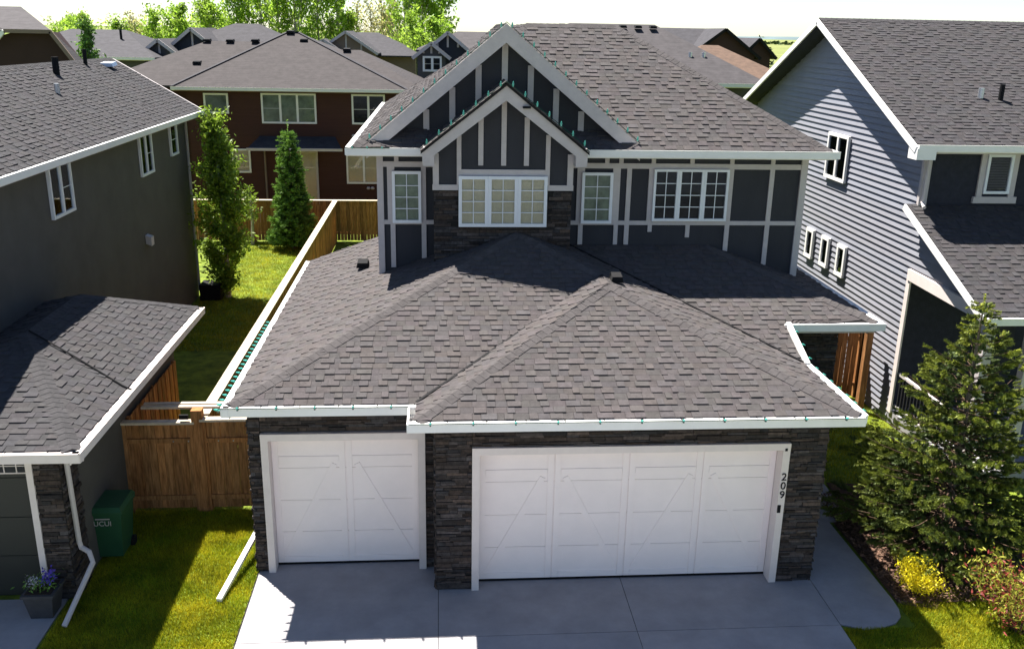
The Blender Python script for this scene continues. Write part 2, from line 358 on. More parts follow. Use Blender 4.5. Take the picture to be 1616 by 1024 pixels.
# bark chips
n = 5200; c = np.stack([rng.uniform(7.65, 9.9, n), rng.uniform(12.75, 16.6, n), rng.uniform(.02, .045, n)], 1)
a = rng.uniform(0, 6.28, n); l_ = rng.uniform(.015, .05, n); d1 = np.stack([np.cos(a)*l_, np.sin(a)*l_, rng.uniform(-.015, .015, n)], 1); d2 = np.stack([-np.sin(a)*.012, np.cos(a)*.012, rng.uniform(-.01, .012, n)], 1)
tri_cloud('bark_chip', np.stack([c-d1-d2, c+d1-d2, c+d1+d2, c-d1+d2], 1), 'chip', None, rng.uniform(.35, 1.6, n), 4, 'stuff')
# short lawn blades close by
def blades(x0, x1, y0, y1, n, ok):
    p = np.stack([rng.uniform(x0, x1, n), rng.uniform(y0, y1, n)], 1); p = p[ok(p[:, 0], p[:, 1])]; n = len(p)
    patch = .5+.5*np.sin(p[:, 0]*3.1+np.sin(p[:, 1]*2.3)*2)*np.sin(p[:, 1]*2.7+1)
    a = rng.uniform(0, 6.28, n); w = rng.uniform(.004, .009, n); h = rng.uniform(.025, .06, n)
    b0 = np.stack([p[:, 0]-np.cos(a)*w, p[:, 1]-np.sin(a)*w, np.full(n, -.02)], 1); b1 = np.stack([p[:, 0]+np.cos(a)*w, p[:, 1]+np.sin(a)*w, np.full(n, -.02)], 1)
    t = np.stack([p[:, 0]+rng.normal(0, .022, n), p[:, 1]+rng.normal(0, .022, n), h], 1)
    g = rng.uniform(.55, 1.35, n); yel = (rng.random(n) < .16+.2*patch)
    tint = np.stack([g*np.where(yel, 1.55, .9+.35*patch), g*np.where(yel, 1.15, 1.), g*np.where(yel, 1.1, .8)], 1)
    return np.stack([b0, b1, t], 1), tint
parts = [blades(-6.15, -3.2, 10.8, 16.5, 90000, lambda x, y: x > -6.1),
         blades(6.42, 11, 10.6, 13.5, 70000, lambda x, y: ~((x < 7.62) & (y > 12.15)) & ~((x > 7.62) & (y > 12.9+.3*(x-8)))),
         blades(-8.4, -4.7, 26, 40.6, 50000, lambda x, y: x > -20), blades(8.2, 11, 16.8, 21.8, 12000, lambda x, y: x > 0)]
tri_cloud('grass', np.concatenate([q[0] for q in parts]), 'blade', None, np.concatenate([q[1] for q in parts]), 3, 'stuff')

# ------------------------------------------------------------------ the house with three garage bays
H = thing('house', 'dark panelled house with pale timber trim, stone garage front and double gable', 'house', (1.6, 13.6, 0))
# lower walls
w = MB()
w.prism([(-3.18, 14.5, -.1), (-.08, 14.5, -.1), (-.08, 13.82, -.1), (6.38, 13.82, -.1), (6.38, 17.32, -.1), (8.1, 17.32, -.1), (8.1, 27.5, -.1), (-1.3, 27.5, -.1), (-1.3, 23.2, -.1), (-3.18, 23.2, -.1)], (0, 0, 3.2))
w.build('lower_wall', 'panel', H)
pier = MB()
for b in ((-3.2, -3.0, 14.27, 14.52, -.1, 3.12), (-.28, -.12, 14.27, 14.52, -.1, 3.12), (-3.0, -.28, 14.27, 14.52, 2.63, 3.12),
          (-.1, .49, 13.57, 13.84, -.1, 3.12), (5.76, 6.4, 13.57, 13.84, -.1, 3.12), (.49, 5.76, 13.57, 13.84, 2.63, 3.12), (-.1, -.075, 13.84, 14.5, -.1, 3.12)):
    pier.box(*b)
so_ = pier.build('stone_wall', 'mortar', H)
st = []
stones(st, (-3.2, 14.27, 0), (1, 0, 0), .195, 0, 3.1, (0, -1, 0)); stones(st, (-.28, 14.27, 0), (1, 0, 0), .16, 0, 3.1, (0, -1, 0)); stones(st, (-3.0, 14.27, 2.64), (1, 0, 0), 2.72, 2.64, 3.1, (0, -1, 0))
stones(st, (-.1, 13.57, 0), (1, 0, 0), .59, 0, 3.1, (0, -1, 0)); stones(st, (5.76, 13.57, 0), (1, 0, 0), .64, 0, 3.1, (0, -1, 0)); stones(st, (.49, 13.57, 2.64), (1, 0, 0), 5.27, 2.64, 3.1, (0, -1, 0))
stones(st, (-.1, 14.27, 0), (0, -1, 0), .7, 0, 3.1, (-1, 0, 0)); stones(st, (-3.2, 15.2, 0), (0, -1, 0), .93, 0, 3.1, (-1, 0, 0)); stones(st, (6.4, 13.57, 0), (0, 1, 0), .9, 0, 3.1, (1, 0, 0))
st_front = st; st = []
stones(st, (6.5, 17.32, 0), (1, 0, 0), 1.6, 0, 3.4, (0, -1, 0), lambda x, z: not (.15 < x < 1.15 and z < 2.3))
# bump-out with stone below the gable
bm_ = MB(); bm_.box(-.14, 2.68, 18.62, 19.3, 3.6, 5.99); bm_.build('bay_wall', 'mortar', H)
def bayclip(x, z):
    X = x-.14
    return z > 3.25+(.3515*(X+3.52) if X < 1.57 else .3515*(6.66-X)) and not (.36 < X < 2.16 and 5.2 < z)
stones(st, (-.14, 18.62, 0), (1, 0, 0), 2.82, 4.4, 5.95, (0, -1, 0), bayclip)
pieces(st_front+st, 'stone', 'stone', so_, 300)
# garage doors: sections, overlay boards
def garage_door(x0, x1, z1, y, cols):
    d = MB().box(x0-.02, x1+.02, y+.03, y+.05, .02, z1).build('garage_door', 'door', H)
    n_ = 4; hh = (z1-.04)/n_
    for i in range(n_): MB().box(x0, x1, y, y+.034, .04+hh*i+.003, .04+hh*(i+1)-.003).build('door_panel', 'door', d)
    t = .014; sw = .11; cw = (x1-x0)/cols
    def seg(a0, a1, b0, b1, nm):
        MB().box(a0, a1, y-t, y+.001, b0, b1).build(nm, 'door', d)
    for i in range(cols):
        a, b = x0+cw*i, x0+cw*(i+1); zt = z1-.44
        seg(a+.012, b-.012, z1-.1, z1-.012, 'rail'); seg(a+sw+.004, b-sw-.004, zt-.05, zt+.05, 'rail'); seg(a+sw+.004, b-sw-.004, .05, .16, 'rail')
        seg(a+.01, a+sw, .05, z1-.105, 'stile'); seg(b-sw, b-.01, .05, z1-.105, 'stile')
        p, q = ((a+sw+.06, .22), (b-sw-.08, zt-.1)) if i % 2 == 0 else ((b-sw-.06, .22), (a+sw+.08, zt-.1))
        MB().bar((p[0], y-t/2+.001, p[1]), (q[0], y-t/2+.001, q[1]), .1, t*.9, (0, 1, 0)).build('brace', 'door', d)
    MB().box(x0, x1, y-.012, y+.03, .006, .036).build('weather_seal', 'black', d)
garage_door(.61, 5.64, 2.5, 13.78, 4); garage_door(-2.88, -.40, 2.48, 14.46, 2)
for (x0, x1, z1, y) in ((.49, 5.76, 2.63, 13.55), (-3.0, -.28, 2.61, 14.25)):
    m = MB(); m.box(x0, x0+.12, y-.045, y+.25, .0, z1-.12); m.build('jamb', 'jamb', H); m = MB(); m.box(x1-.12, x1, y-.045, y+.25, .0, z1-.12); m.build('jamb', 'jamb', H)
    m = MB(); m.box(x0, x1, y-.05, y+.25, z1-.12, z1); m.build('header_trim', 'jamb', H)
def text(body, size, loc, rot, mat, name, parent, ext=.004):
    cu = bpy.data.curves.new(name, 'FONT'); cu.body = body; cu.size = size; cu.extrude = ext; cu.align_x = 'CENTER'; cu.align_y = 'CENTER'
    tmp = bpy.data.objects.new(name+'_tmp', cu); me = bpy.data.meshes.new_from_object(tmp); bpy.data.objects.remove(tmp)
    R_ = Matrix.Translation(loc) @ rot; top = parent
    while top.parent: top = top.parent
    me.transform(Matrix.Translation(-Vector(org(top))) @ R_)
    me.materials.clear(); me.materials.append(MT[mat]); o = bpy.data.objects.new(name, me); col.objects.link(o); o.parent = parent; return o
FACE = Matrix.Rotation(math.pi/2, 4, 'X')
for i, ch in enumerate('209'): text(ch, .19, (5.70, 13.497, 2.02-.165*i), FACE, 'black', 'house_number', H, .006)
MB().box(5.645, 5.70, 13.49, 13.51, 1.36, 1.50).build('keypad', 'black', H)
MB().box(5.665, 5.705, 13.49, 13.51, 2.50, 2.545).build('door_camera', 'black', H)
# entry recess
MB().box(6.68, 7.6, 17.26, 17.30, .02, 2.25).build('front_door', 'doorred', H)
m = MB(); m.box(6.58, 6.68, 17.24, 17.3, 0, 2.35); m.box(7.6, 7.7, 17.24, 17.3, 0, 2.35); m.box(6.58, 7.7, 17.24, 17.3, 2.35, 2.45); m.build('door_frame', 'black', H)
# --- lower roof
ss, sf, Z0 = .3515, .3727, 3.3
ap = (1.57, 18.6, 5.09); V1 = (3.13, 17.13, 4.54); V0 = (3.13, 16.43, 4.56)
pA = [(-3.36, 13.8, Z0), (-.4, 13.8, Z0), V1, ap]
pL = [(-3.36, 23.5, Z0), (-3.36, 13.8, Z0), ap, (1.57, 19.2, 5.09), (-1.25, 19.25, 4.066), (-1.25, 23.5, 4.066)]
pB = [(-.4, 13.1, Z0), (6.66, 13.1, Z0), V0]
pS = [(-.4, 13.8, Z0), (-.4, 13.1, Z0), V0, V1]
pR = [(6.66, 13.1, Z0), (6.66, 15.52, Z0), (2.7, 19.22, 4.69), (1.57, 19.2, 5.09), ap, V1, V0]
pP = [(6.66, 15.52, Z0), (6.66, 16.66, 3.725), (8.54, 16.66, 3.725), (5.75, 19.25, 4.69), (2.7, 19.25, 4.69)]
pQ = [(8.54, 16.66, 3.725), (8.54, 23.5, 3.725), (7.8, 23.5, 3.985), (7.8, 19.25, 3.985), (5.75, 19.25, 4.69)]
rf = MB()
for p in (pA, pL, pB, pS, pR, pP, pQ): rf.prism([tuple(np.array(q)-np.array((0, 0, .012))) for q in p], (0, 0, -.05))
roofL = rf.build('garage_roof', 'deck', H)
SH = []
for p, u in ((pA, (1, 0, 0)), (pL, (0, 1, 0)), (pB, (1, 0, 0)), (pS, (0, 1, 0)), (pR, (0, 1, 0)), (pP, (1, 0, 0)), (pQ, (0, 1, 0))): shingles(p, u, SH)
dnF, dnL, dnR = (0, -1, -sf), (-1, 0, -ss), (1, 0, -ss)
caps((-3.36, 13.8, Z0), ap, dnF, dnL, SH); caps((-.4, 13.1, Z0), V0, dnF, dnL, SH); caps((6.66, 13.1, Z0), V0, dnF, dnR, SH)
caps(V1, ap, dnF, dnR, SH); caps(V0, V1, dnL, dnR, SH); caps((8.54, 16.66, 3.725), (5.75, 19.25, 4.69), dnF, dnR, SH)
for a_, b_ in (((-.4, 13.8, Z0+.02), (3.13, 17.13, 4.56)), ((6.66, 15.52, Z0+.02), (2.72, 19.2, 4.71))): MB().bar(a_, b_, .05, .03).build('valley_flashing', 'black', H)
# --- upper walls, trim boards
uw = MB(); uw.box(-1.3, 7.82, 19.25, 27.5, 3.0, 6.79); uw.build('upper_wall', 'panel', H)
def tb(x0, x1, z0, z1, y=19.25, d=.03, mat='trim'): MB().box(x0, x1, y-d, y+.004, z0, z1).build('trim_board', mat, H)
def zl(x): return 3.3+ss*(x+3.52)
for x, w_, zb in ((-1.31, .13, 4.05), (-1.05, .1, 4.2), (-.4, .1, 4.4), (2.93, .1, 4.7), (3.7, .09, 4.7), (3.93, .1, 4.7), (4.44, .09, 4.98), (5.27, .09, 4.86), (6.13, .1, 4.55), (7.02, .1, 4.25), (7.69, .14, 4.0)):
    if x in (4.44, 5.27): tb(x, x+w_, zb, 5.14)
    else: tb(x, x+w_, zb, 6.33 if x not in (-1.31, 7.69) else 6.72, d=.034 if x not in (-1.31, 7.69) else .05)
for (a, b) in ((-1.18, -.14), (2.68, 7.69)):
    tb(a, b, 6.33, 6.44, d=.036); tb(a, b, 5.13, 5.22, d=.038)
for x in (-.95, -.3, 3.45, 3.75, 4.44, 5.27, 6.13, 7.02): tb(x, x+.09, 6.44, 6.72)
for (xc, wd, cols, beh) in ((-.70, .60, 1, 'blindg'), (3.30, .66, 1, 'blindg')):
    window(H, (xc, 19.215, 5.71), wd, 1.08, '-y', cols=cols, behind=beh)
    tb(xc-wd/2-.1, xc-wd/2-.002, 5.22, 6.33, d=.04); tb(xc+wd/2+.002, xc+wd/2+.1, 5.22, 6.33, d=.04)
for xx in (4.77, 5.31, 5.85): window(H, (xx, 19.215, 5.78), .538, 1.10, '-y', behind='room', fw_=.05)
tb(4.40, 4.498, 5.22, 6.33, d=.041)
# bay gable
g = MB(); g.prism([(-.14, 18.6, 5.97), (2.68, 18.6, 5.97), (2.68, 18.6, 6.72), (1.27, 18.6, 7.84), (-.14, 18.6, 6.72)], (0, .8, 0)); g.build('bay_gable', 'panel', H)
by = 18.6
def gz(x): return 7.84-.794*abs(x-1.27)
for x0, x1, z0 in ((-.15, -.03, 5.97), (.33, .42, 5.97), (.76, .86, 6.36), (1.22, 1.32, 6.36), (1.68, 1.78, 6.36), (2.12, 2.21, 5.97), (2.57, 2.69, 5.97)):
    z1 = min(gz(x0), gz(x1))-.02; MB().box(x0, x1, by-.035, by+.002, z0+.1, z1).build('trim_board', 'trim', H)
tb(.42, 2.12, 6.26, 6.38, by, .037); tb(-.16, .36, 5.96, 6.07, by, .04); tb(2.18, 2.70, 5.96, 6.07, by, .04)
for xx in (.665, 1.265, 1.865): window(H, (xx, 18.565, 5.74), .598, 1.03, '-y', behind='blind', fw_=.065)
def barge(xc, za, ze, half, y, wd, hh, name='barge_board', mat='trim'):
    for s in (-1, 1):
        m = MB(); m.prism([(xc, y, za), (xc, y, za-hh*1.28), (xc+s*half, y, ze-hh*1.1), (xc+s*half, y, ze)], (0, wd, 0)); m.build(name, mat, H)
barge(1.28, 8.08, 6.80, 1.63, 18.2, .05, .25)
for s in (-1, 1):
    m = MB(); a = 1.28+s*1.62; b = 1.28+s*1.40; m.box(min(a, b), max(a, b), 18.205, 18.62, 6.49, 6.85); m.build('eave_return', 'trim', H)
    sfm = MB(); sfm.prism([(1.28, 18.25, 7.86), (1.28+s*1.40, 18.25, 6.76), (1.28+s*1.40, 18.25, 6.79), (1.28, 18.25, 7.89)], (0, .36, 0)); sfm.build('soffit', 'trim', H)
rfu = MB(); gsl = 1.28/1.63
bl = [(1.28-1.66, 18.16, 6.79), (1.28-1.66, 19.3, 6.79), (1.28, 19.3, 8.1), (1.28, 18.16, 8.1)]; br = [(1.28+1.66, 18.16, 6.79), (1.28+1.66, 19.3, 6.79), (1.28, 19.3, 8.1), (1.28, 18.16, 8.1)]
# upper main roof
ZU = 6.79
mF = [(-1.75, 18.7, ZU), (8.1, 18.7, ZU), (4.2, 22.8, 9.21), (2.05, 22.8, 9.21)]
mL = [(-1.75, 31, ZU), (-1.75, 18.7, ZU), (2.05, 22.8, 9.21), (2.05, 27.2, 9.21)]
mR = [(8.1, 18.7, ZU), (8.1, 31, ZU), (4.2, 27.2, 9.21), (4.2, 22.8, 9.21)]
mK = [(-1.75, 31, ZU), (8.1, 31, ZU), (4.2, 27.2, 9.21), (2.05, 27.2, 9.21)]; mT = [(2.05, 22.8, 9.21), (4.2, 22.8, 9.21), (4.2, 27.2, 9.21), (2.05, 27.2, 9.21)]
GA, GZ, GE, GH = 1.31, 9.16, 6.82, 2.78
gl = [(GA-GH, 18.92, GE), (GA, 18.92, GZ), (GA, 22.7, GZ), (GA-GH, 19.2, GE)]; gr = [(GA+GH, 18.92, GE), (GA, 18.92, GZ), (GA, 22.7, GZ), (GA+GH, 19.2, GE)]
for p in (mF, mL, mR, mK, mT, gl, gr, bl, br): rfu.prism([tuple(np.array(q)-np.array((0, 0, .012))) for q in p], (0, 0, -.05))
roofU = rfu.build('upper_roof', 'deck', H)
SU = []
for p, u in ((mF, (1, 0, 0)), (mL, (0, 1, 0)), (gl, (0, 1, 0)), (gr, (0, 1, 0)), (bl, (0, 1, 0)), (br, (0, 1, 0))): shingles(p, u, SU)
caps((-1.75, 18.7, ZU), (2.05, 22.8, 9.21), (0, -1, -.6), (-1, 0, -.65), SU); caps((8.1, 18.7, ZU), (4.2, 22.8, 9.21), (0, -1, -.6), (1, 0, -.63), SU)
caps((2.05, 22.8, 9.21), (4.2, 22.8, 9.21), (0, -1, -.6), (0, 1, 0), SU); caps((GA, 18.92, GZ), (GA, 22.7, GZ), (-1, 0, -.84), (1, 0, -.84), SU); caps((1.28, 18.16, 8.1), (1.28, 19.25, 8.1), (-1, 0, -.79), (1, 0, -.79), SU)
pieces(SH, 'shingle', 'shingle', roofL, 300); 
m = MB()
for v, f, t in SU: m.add(v, f, t)
m.build('shingle', 'shingle', roofU, 'stuff')
# big gable wall and boards
g = MB(); g.prism([(GA-2.45, 19.24, 6.95), (GA+2.45, 19.24, 6.95), (GA, 19.24, 8.95)], (0, .3, 0)); g.build('gable_wall', 'panel', H)
for k in range(-4, 5):
    if k == 0 or abs(k) < 5:
        x = GA+k*.53; z1 = GZ-.33-.84*abs(x-GA)
        if z1 > 7.05: MB().box(x-.06, x+.06, 19.2, 19.243, 6.98, z1).build('trim_board', 'trim', H)
barge(GA, GZ+.02, GE+.02, GH+.02, 18.88, .05, .28)
for s in (-1, 1): MB().prism([(GA, 18.93, GZ-.34), (GA+s*2.6, 18.93, GE-.22+.16), (GA+s*2.6, 18.93, GE-.19+.16), (GA, 18.93, GZ-.31)], (0, .31, 0)).build('soffit', 'trim', H)
# soffits under the eaves
for b in ((-3.34, -.38, 13.82, 14.6, 3.1, 3.14), (-.38, 6.64, 13.12, 13.9, 3.1, 3.14), (-3.34, -3.1, 14.6, 23.4, 3.1, 3.14), (6.36, 6.64, 13.9, 17.3, 3.1, 3.14), (6.66, 8.52, 16.68, 17.4, 3.5, 3.54), (8.05, 8.52, 17.4, 23.4, 3.5, 3.54), (-1.72, 8.08, 18.75, 19.3, 6.60, 6.64), (-1.72, -1.2, 19.3, 30.9, 6.60, 6.64), (7.7, 8.07, 19.3, 30.9, 6.60, 6.64)):
    MB().box(*b).build('soffit', 'trim', H)
# gutters
gutter(H, (-3.46, 13.8, Z0), (-.42, 13.8, Z0), (0, -1, 0)); gutter(H, (-.52, 13.1, Z0), (6.70, 13.1, Z0), (0, -1, 0)); gutter(H, (-.4, 13.1, Z0), (-.4, 13.66, Z0), (-1, 0, 0), guard=False)
gutter(H, (-3.36, 13.68, Z0), (-3.36, 23.5, Z0), (-1, 0, 0), d=.1); gutter(H, (6.66, 13.1, Z0), (6.66, 15.5, Z0), (1, 0, 0))
MB().bar((6.72, 15.5, Z0-.03), (6.72, 16.6, 3.70), .1, .13).build('rake_board', 'white', H)
gutter(H, (6.66, 16.66, 3.725), (8.66, 16.66, 3.725), (0, -1, 0)); gutter(H, (8.54, 16.66, 3.725), (8.54, 23.5, 3.725), (1, 0, 0))
gutter(H, (-1.87, 18.7, ZU), (-.36, 18.7, ZU), (0, -1, 0), guard=False); gutter(H, (2.92, 18.7, ZU), (8.22, 18.7, ZU), (0, -1, 0)); gutter(H, (-1.75, 18.7, ZU), (-1.75, 31, ZU), (-1, 0, 0)); gutter(H, (8.1, 18.7, ZU), (8.1, 31, ZU), (1, 0, 0))
# downspout along the side lawn and vents
MB().bar((-3.3, 15.35, .35), (-3.66, 13.36, .045), .085, .065).build('downspout', 'white', H)
downspout(H, [(-3.3, 15.35, 3.1), (-3.3, 15.35, .35)], 'white')
roof_vent(H, (3.36, 16.9, 4.5), .0, s=.24); roof_vent(H, (-1.75, 20.35, 3.93), 0)
for i in range(3): roof_vent(H, (1.5+i*.0, 24.2+i*.9, 8.9), 0, s=.3)
MB().box(1.6, 1.75, 18.12, 18.2, 7.62, 7.66).build('gable_hook', 'black', H)
# ------------------------------------------------------------------ festive light strings
def lights(label, path, step, clip=0, outw=(0, 0, .03)):
    t = thing('string_lights', label, 'string lights', path[0], 'light strings fixed along the eaves of the dark house')
    MB().tube(path, .008, 5).build('wire', 'wire', t)
    for a, b in zip(path[:-1], path[1:]):
        a, b = Vector(a), Vector(b); L = (b-a).length; k = max(1, int(L/step))
        for i in range(k):
            p = a+(b-a)*((i+.5)/k); m = MB(); d = Vector(outw)+Vector((random.uniform(-.02, .02), random.uniform(-.02, .02), random.uniform(-.01, .02))); d.normalize()
            m.tube([p-d*.01, p+d*.03], .017, 6); m.tube([p+d*.03, p+d*.05, p+d*.075, p+d*.09], .024, 7, .007)
            m.build('bulb', 'bulb', t)
            if clip and i % clip == 0: MB().box(p.x-.012, p.x+.012, p.y-.02, p.y+.05, p.z-.03, p.z+.02).build('clip', 'black', t)
lights('teal bulbs along the long side gutter of the garage roof above the fence', [(-3.49, 13.6, Z0-.04), (-3.49, 18.4, Z0-.04)], .2, 0, (-1, 0, .2))
lights('bulb string up both slopes of the big upper gable', [(GA-GH-.05, 18.86, GE+.04), (GA, 18.86, GZ+.05), (GA+GH+.05, 18.86, GE+.04)], .27, 0, (0, -.3, 1))
lights('bulb string over the smaller gable above the three-light window', [(-.38, 18.14, 6.84), (1.28, 18.14, 8.13), (2.95, 18.14, 6.84)], .29, 0, (0, -.3, 1))
lights('bulb string with black clips on the wide gutter above house number 209', [(-.5, 12.96, Z0+.004), (6.7, 12.96, Z0+.004)], .62, 1, (0, -1, .5))
lights('bulb string with black clips on the gutter above the single garage door', [(-3.5, 13.66, Z0+.004), (-.5, 13.66, Z0+.004)], .6, 1, (0, -1, .5))
lights('bulbs hanging along the short eave and rake facing the blue-grey house', [(6.8, 13.2, Z0-.02), (6.8, 15.5, Z0-.02), (6.8, 16.6, 3.7)], .3, 0, (1, 0, -.3))
lights('few bulbs gathered at the upper gutter corner beside the brown house', [(-1.88, 18.56, ZU), (-1.0, 18.56, ZU)], .22, 0, (0, -1, .4))
# ------------------------------------------------------------------ grey neighbour with hipped garage
G = thing('house', 'grey rendered house with hipped stone-cornered garage and dark shingle roof', 'house', (-8.5, 20, 0))
MB().box(-15.5, -8.5, 15, 32, -.1, 6.2).build('wall', 'ln', G)
MB().prism([(-8.52, 31.99, 6.15), (-13.68, 31.99, 6.15), (-11.1, 31.99, 7.85)], (0, -.3, 0)).build('gable_wall', 'ln', G)
s_ = (7.95-6.33)/(11.1-8.08)
rp = [(-8.08, 14.6, 6.33), (-8.08, 32.7, 6.33), (-11.1, 33.4, 7.95), (-11.1, 14.6, 7.95)]; rq = [(-14.1, 14.6, 6.33), (-14.1, 32.7, 6.33), (-11.1, 33.4, 7.95), (-11.1, 14.6, 7.95)]
gc = (-5.5, 12.97, 2.95); gi = (-7.48, 16.42, 3.68); gj = (-7.48, 18.95, 3.68)
ga = [(-9.5, 12.97, 2.95), gc, gi]; gb = [gc, (-5.5, 20.5, 2.95), gj, gi]; gd = [(-9.5, 20.5, 2.95), (-9.5, 12.97, 2.95), gi, gj]; ge = [(-5.5, 20.5, 2.95), (-9.5, 20.5, 2.95), gj]
r = MB()
for p in (rp, rq, ga, gb, gd, ge): r.prism([tuple(np.array(q)-np.array((0, 0, .012))) for q in p], (0, 0, -.05))
rl = r.build('roof', 'deck', G)
S = []
for p, u in ((rp, (0, 1, 0)), (ga, (1, 0, 0)), (gb, (0, 1, 0)), (gd, (0, 1, 0))): shingles(p, u, S)
caps(gc, gi, (0, -1, -.22), (1, 0, -.36), S); caps(gi, gj, (1, 0, -.36), (-1, 0, -.36), S); caps((-5.5, 20.5, 2.95), gj, (1, 0, -.36), (0, 1, -.4), S); caps((-11.1, 17, 7.95), (-11.1, 33.4, 7.95), (1, 0, -.54), (-1, 0, -.54), S)
pieces(S, 'shingle', 'shingle_l', rl, 300)
gutter(G, (-8.08, 14.6, 6.33), (-8.08, 32.7, 6.33), (1, 0, 0)); gutter(G, (-5.48, 12.85, 2.95), (-5.48, 20.5, 2.95), (1, 0, 0), mat='jamb'); gutter(G, (-9.5, 12.97, 2.95), (-5.36, 12.97, 2.95), (0, -1, 0), mat='jamb')
MB().box(-8.5, -8.1, 15, 32.6, 6.12, 6.16).build('soffit', 'trim', G); MB().box(-8.9, -5.5, 13.0, 13.6, 2.76, 2.80).build('soffit', 'trim', G); MB().box(-6.0, -5.5, 13.6, 20.4, 2.76, 2.80).build('soffit', 'trim', G)
MB().bar((-8.05, 32.74, 6.25), (-11.1, 33.44, 7.87), .06, .16).build('barge_board', 'trim', G)
for (y, z, wd, hh, cols, gr_) in ((21.23, 5.51, 1.25, 1.19, 2, [(1, 1), (1, 2)]), (27.5, 5.49, 1.15, 1.17, 2, [(1, 1), (1, 2)]), (30.4, 5.59, .8, .98, 1, (1, 2))):
    window(G, (-8.495, y, z), wd, hh, '+x', cols=cols, grid=gr_, behind='room', frame='vinyl', fw_=.07)
MB().prism([(-8.5, 26.8, 3.0), (-8.5, 27.05, 3.0), (-8.5, 27.05, 3.25), (-8.5, 26.8, 3.25)], (.16, 0, -.06)).build('wall_vent', 'trim', G)
downspout(G, [(-8.44, 31.9, 6.2), (-8.44, 31.9, .2)], 'trim')
MB().box(-8.3, -7.6, 31.3, 32.0, 0, .55).build('window_well', 'black', G)
# garage body of the neighbour
MB().box(-9.2, -6.02, 13.86, 20.1, -.1, 2.8).build('garage_wall', 'ln', G)
gs = MB(); gs.box(-6.4, -6.0, 13.6, 14.25, -.1, 2.8); gs.box(-9.2, -6.4, 13.62, 13.88, 2.58, 2.8); gso = gs.build('stone_pier', 'mortar', G)
S = []; stones(S, (-6.4, 13.6, 0), (1, 0, 0), .4, 0, 2.78, (0, -1, 0)); stones(S, (-6.0, 13.6, 0), (0, 1, 0), .65, 0, 2.78, (1, 0, 0)); pieces(S, 'stone', 'stone', gso, 300)
MB().box(-6.5, -6.4, 13.56, 13.8, 0, 2.58).build('jamb', 'jamb', G); MB().box(-9, -6.4, 13.565, 13.8, 2.5, 2.6).build('header_trim', 'jamb', G)
gdr = MB().box(-9, -6.5, 13.74, 13.78, 0, 2.5).build('garage_door', 'lndoor', G)
for i in range(5): MB().box(-6.52-.19*(i+1)+.012, -6.52-.19*i-.012, 13.725, 13.739, 2.24, 2.34).build('pane', 'room', gdr); MB().box(-6.52-.19*(i+1)+.012, -6.52-.19*i-.012, 13.725, 13.739, 2.36, 2.46).build('pane', 'room', gdr)
m = MB(); m.box(-8, -6.5, 13.72, 13.742, 2.215, 2.235); m.box(-8, -6.5, 13.72, 13.742, 2.343, 2.357); m.box(-8, -6.5, 13.72, 13.742, 2.465, 2.49)
for i in range(6): m.box(-6.528-.19*i, -6.512-.19*i, 13.719, 13.743, 2.235, 2.465)
m.build('muntin', 'jamb', gdr)
for i in range(3): MB().box(-8.9, -6.52, 13.725, 13.742, .06+.7*i, .74+.7*i).build('door_panel', 'lndoor', gdr)
downspout(G, [(-5.5, 12.98, 2.8), (-5.93, 13.5, 2.6), (-5.93, 13.72, 2.45), (-5.93, 13.78, .95), (-5.9, 13.76, .85), (-5.76, 13.7, .8), (-5.68, 13.6, .66), (-5.89, 12.75, .06)], 'trim', .075)
MB().tube([(-7.44, 16.45, 3.72), (-6.5, 16.0, 3.36), (-5.56, 15.5, 3.0), (-5.4, 15.45, 2.94)], .016, 6).build('roof_cable', 'black', G)
MB().tube([(-9.9, 25.4, 7.2), (-9.9, 25.4, 7.55)], .07, 10).build('vent_pipe', 'metal', G); MB().tube([(-10.6, 27.3, 7.6), (-10.6, 27.3, 8.15)], .09, 10).build('flue_pipe', 'black', G)
roof_vent(G, (-10.7, 31.8, 7.74), 0, 'metal', .45); MB().tube([(-10.9, 30.4, 7.8), (-10.9, 30.4, 8.3)], .06, 10).build('flue_pipe', 'black', G)

# ------------------------------------------------------------------ blue-grey neighbour with lapped siding
R = thing('house', 'blue-grey lapped siding house with tall gable end and dark porch', 'house', (11, 22, 0))
RX = 11.0
MB().box(RX+.03, 18, 20.33, 32, -.1, 6.7).build('wall', 'rnd', R)
MB().prism([(RX+.03, 20.33, 6.69), (RX+.03, 32, 6.69), (RX+.03, 26.16, 9.3)], (.3, 0, 0)).build('gable_wall', 'rnd', R)
MB().prism([(RX+.03, 16.95, 3.65), (RX+.03, 20.4, 3.65), (RX+.03, 20.4, 5.25), (RX+.03, 16.95, 3.85)], (.12, 0, 0)).build('porch_gable', 'rnd', R)
ex = .152; k = 0; z = 0.
while z < 9.3:
    def lim(zz):
        y0, y1 = 20.3, 32.
        if zz > 6.7: y0 = max(y0, 19.82+(zz-6.83+.12)/.427); y1 = min(y1, 32.4-(zz-6.83+.12)/.427)
        elif zz > 3.9: y0 = min(20.3, max(16.95, 16.59+(zz-3.84+.14)/.424)) if zz < 5.3 else 20.3
        return y0, y1
    a0, b0 = lim(z); a1, b1 = lim(z+ex*1.05)
    if b0-a0 > .1:
        if b1 < a1: a1 = b1 = (a1+b1)/2
        o_, i_ = RX-.026, RX+.012
        v = [(o_, a0, z), (o_, b0, z), (i_, b1, z+ex*1.05), (i_, a1, z+ex*1.05), (RX+.04, a0, z), (RX+.04, b0, z)]
        MB().add(v, [(3, 2, 1, 0), (0, 1, 5, 4), (0, 4, 3), (1, 2, 5)], tone(.94, 1.06, .02)).build('siding_board', 'rn', R)
    z += ex
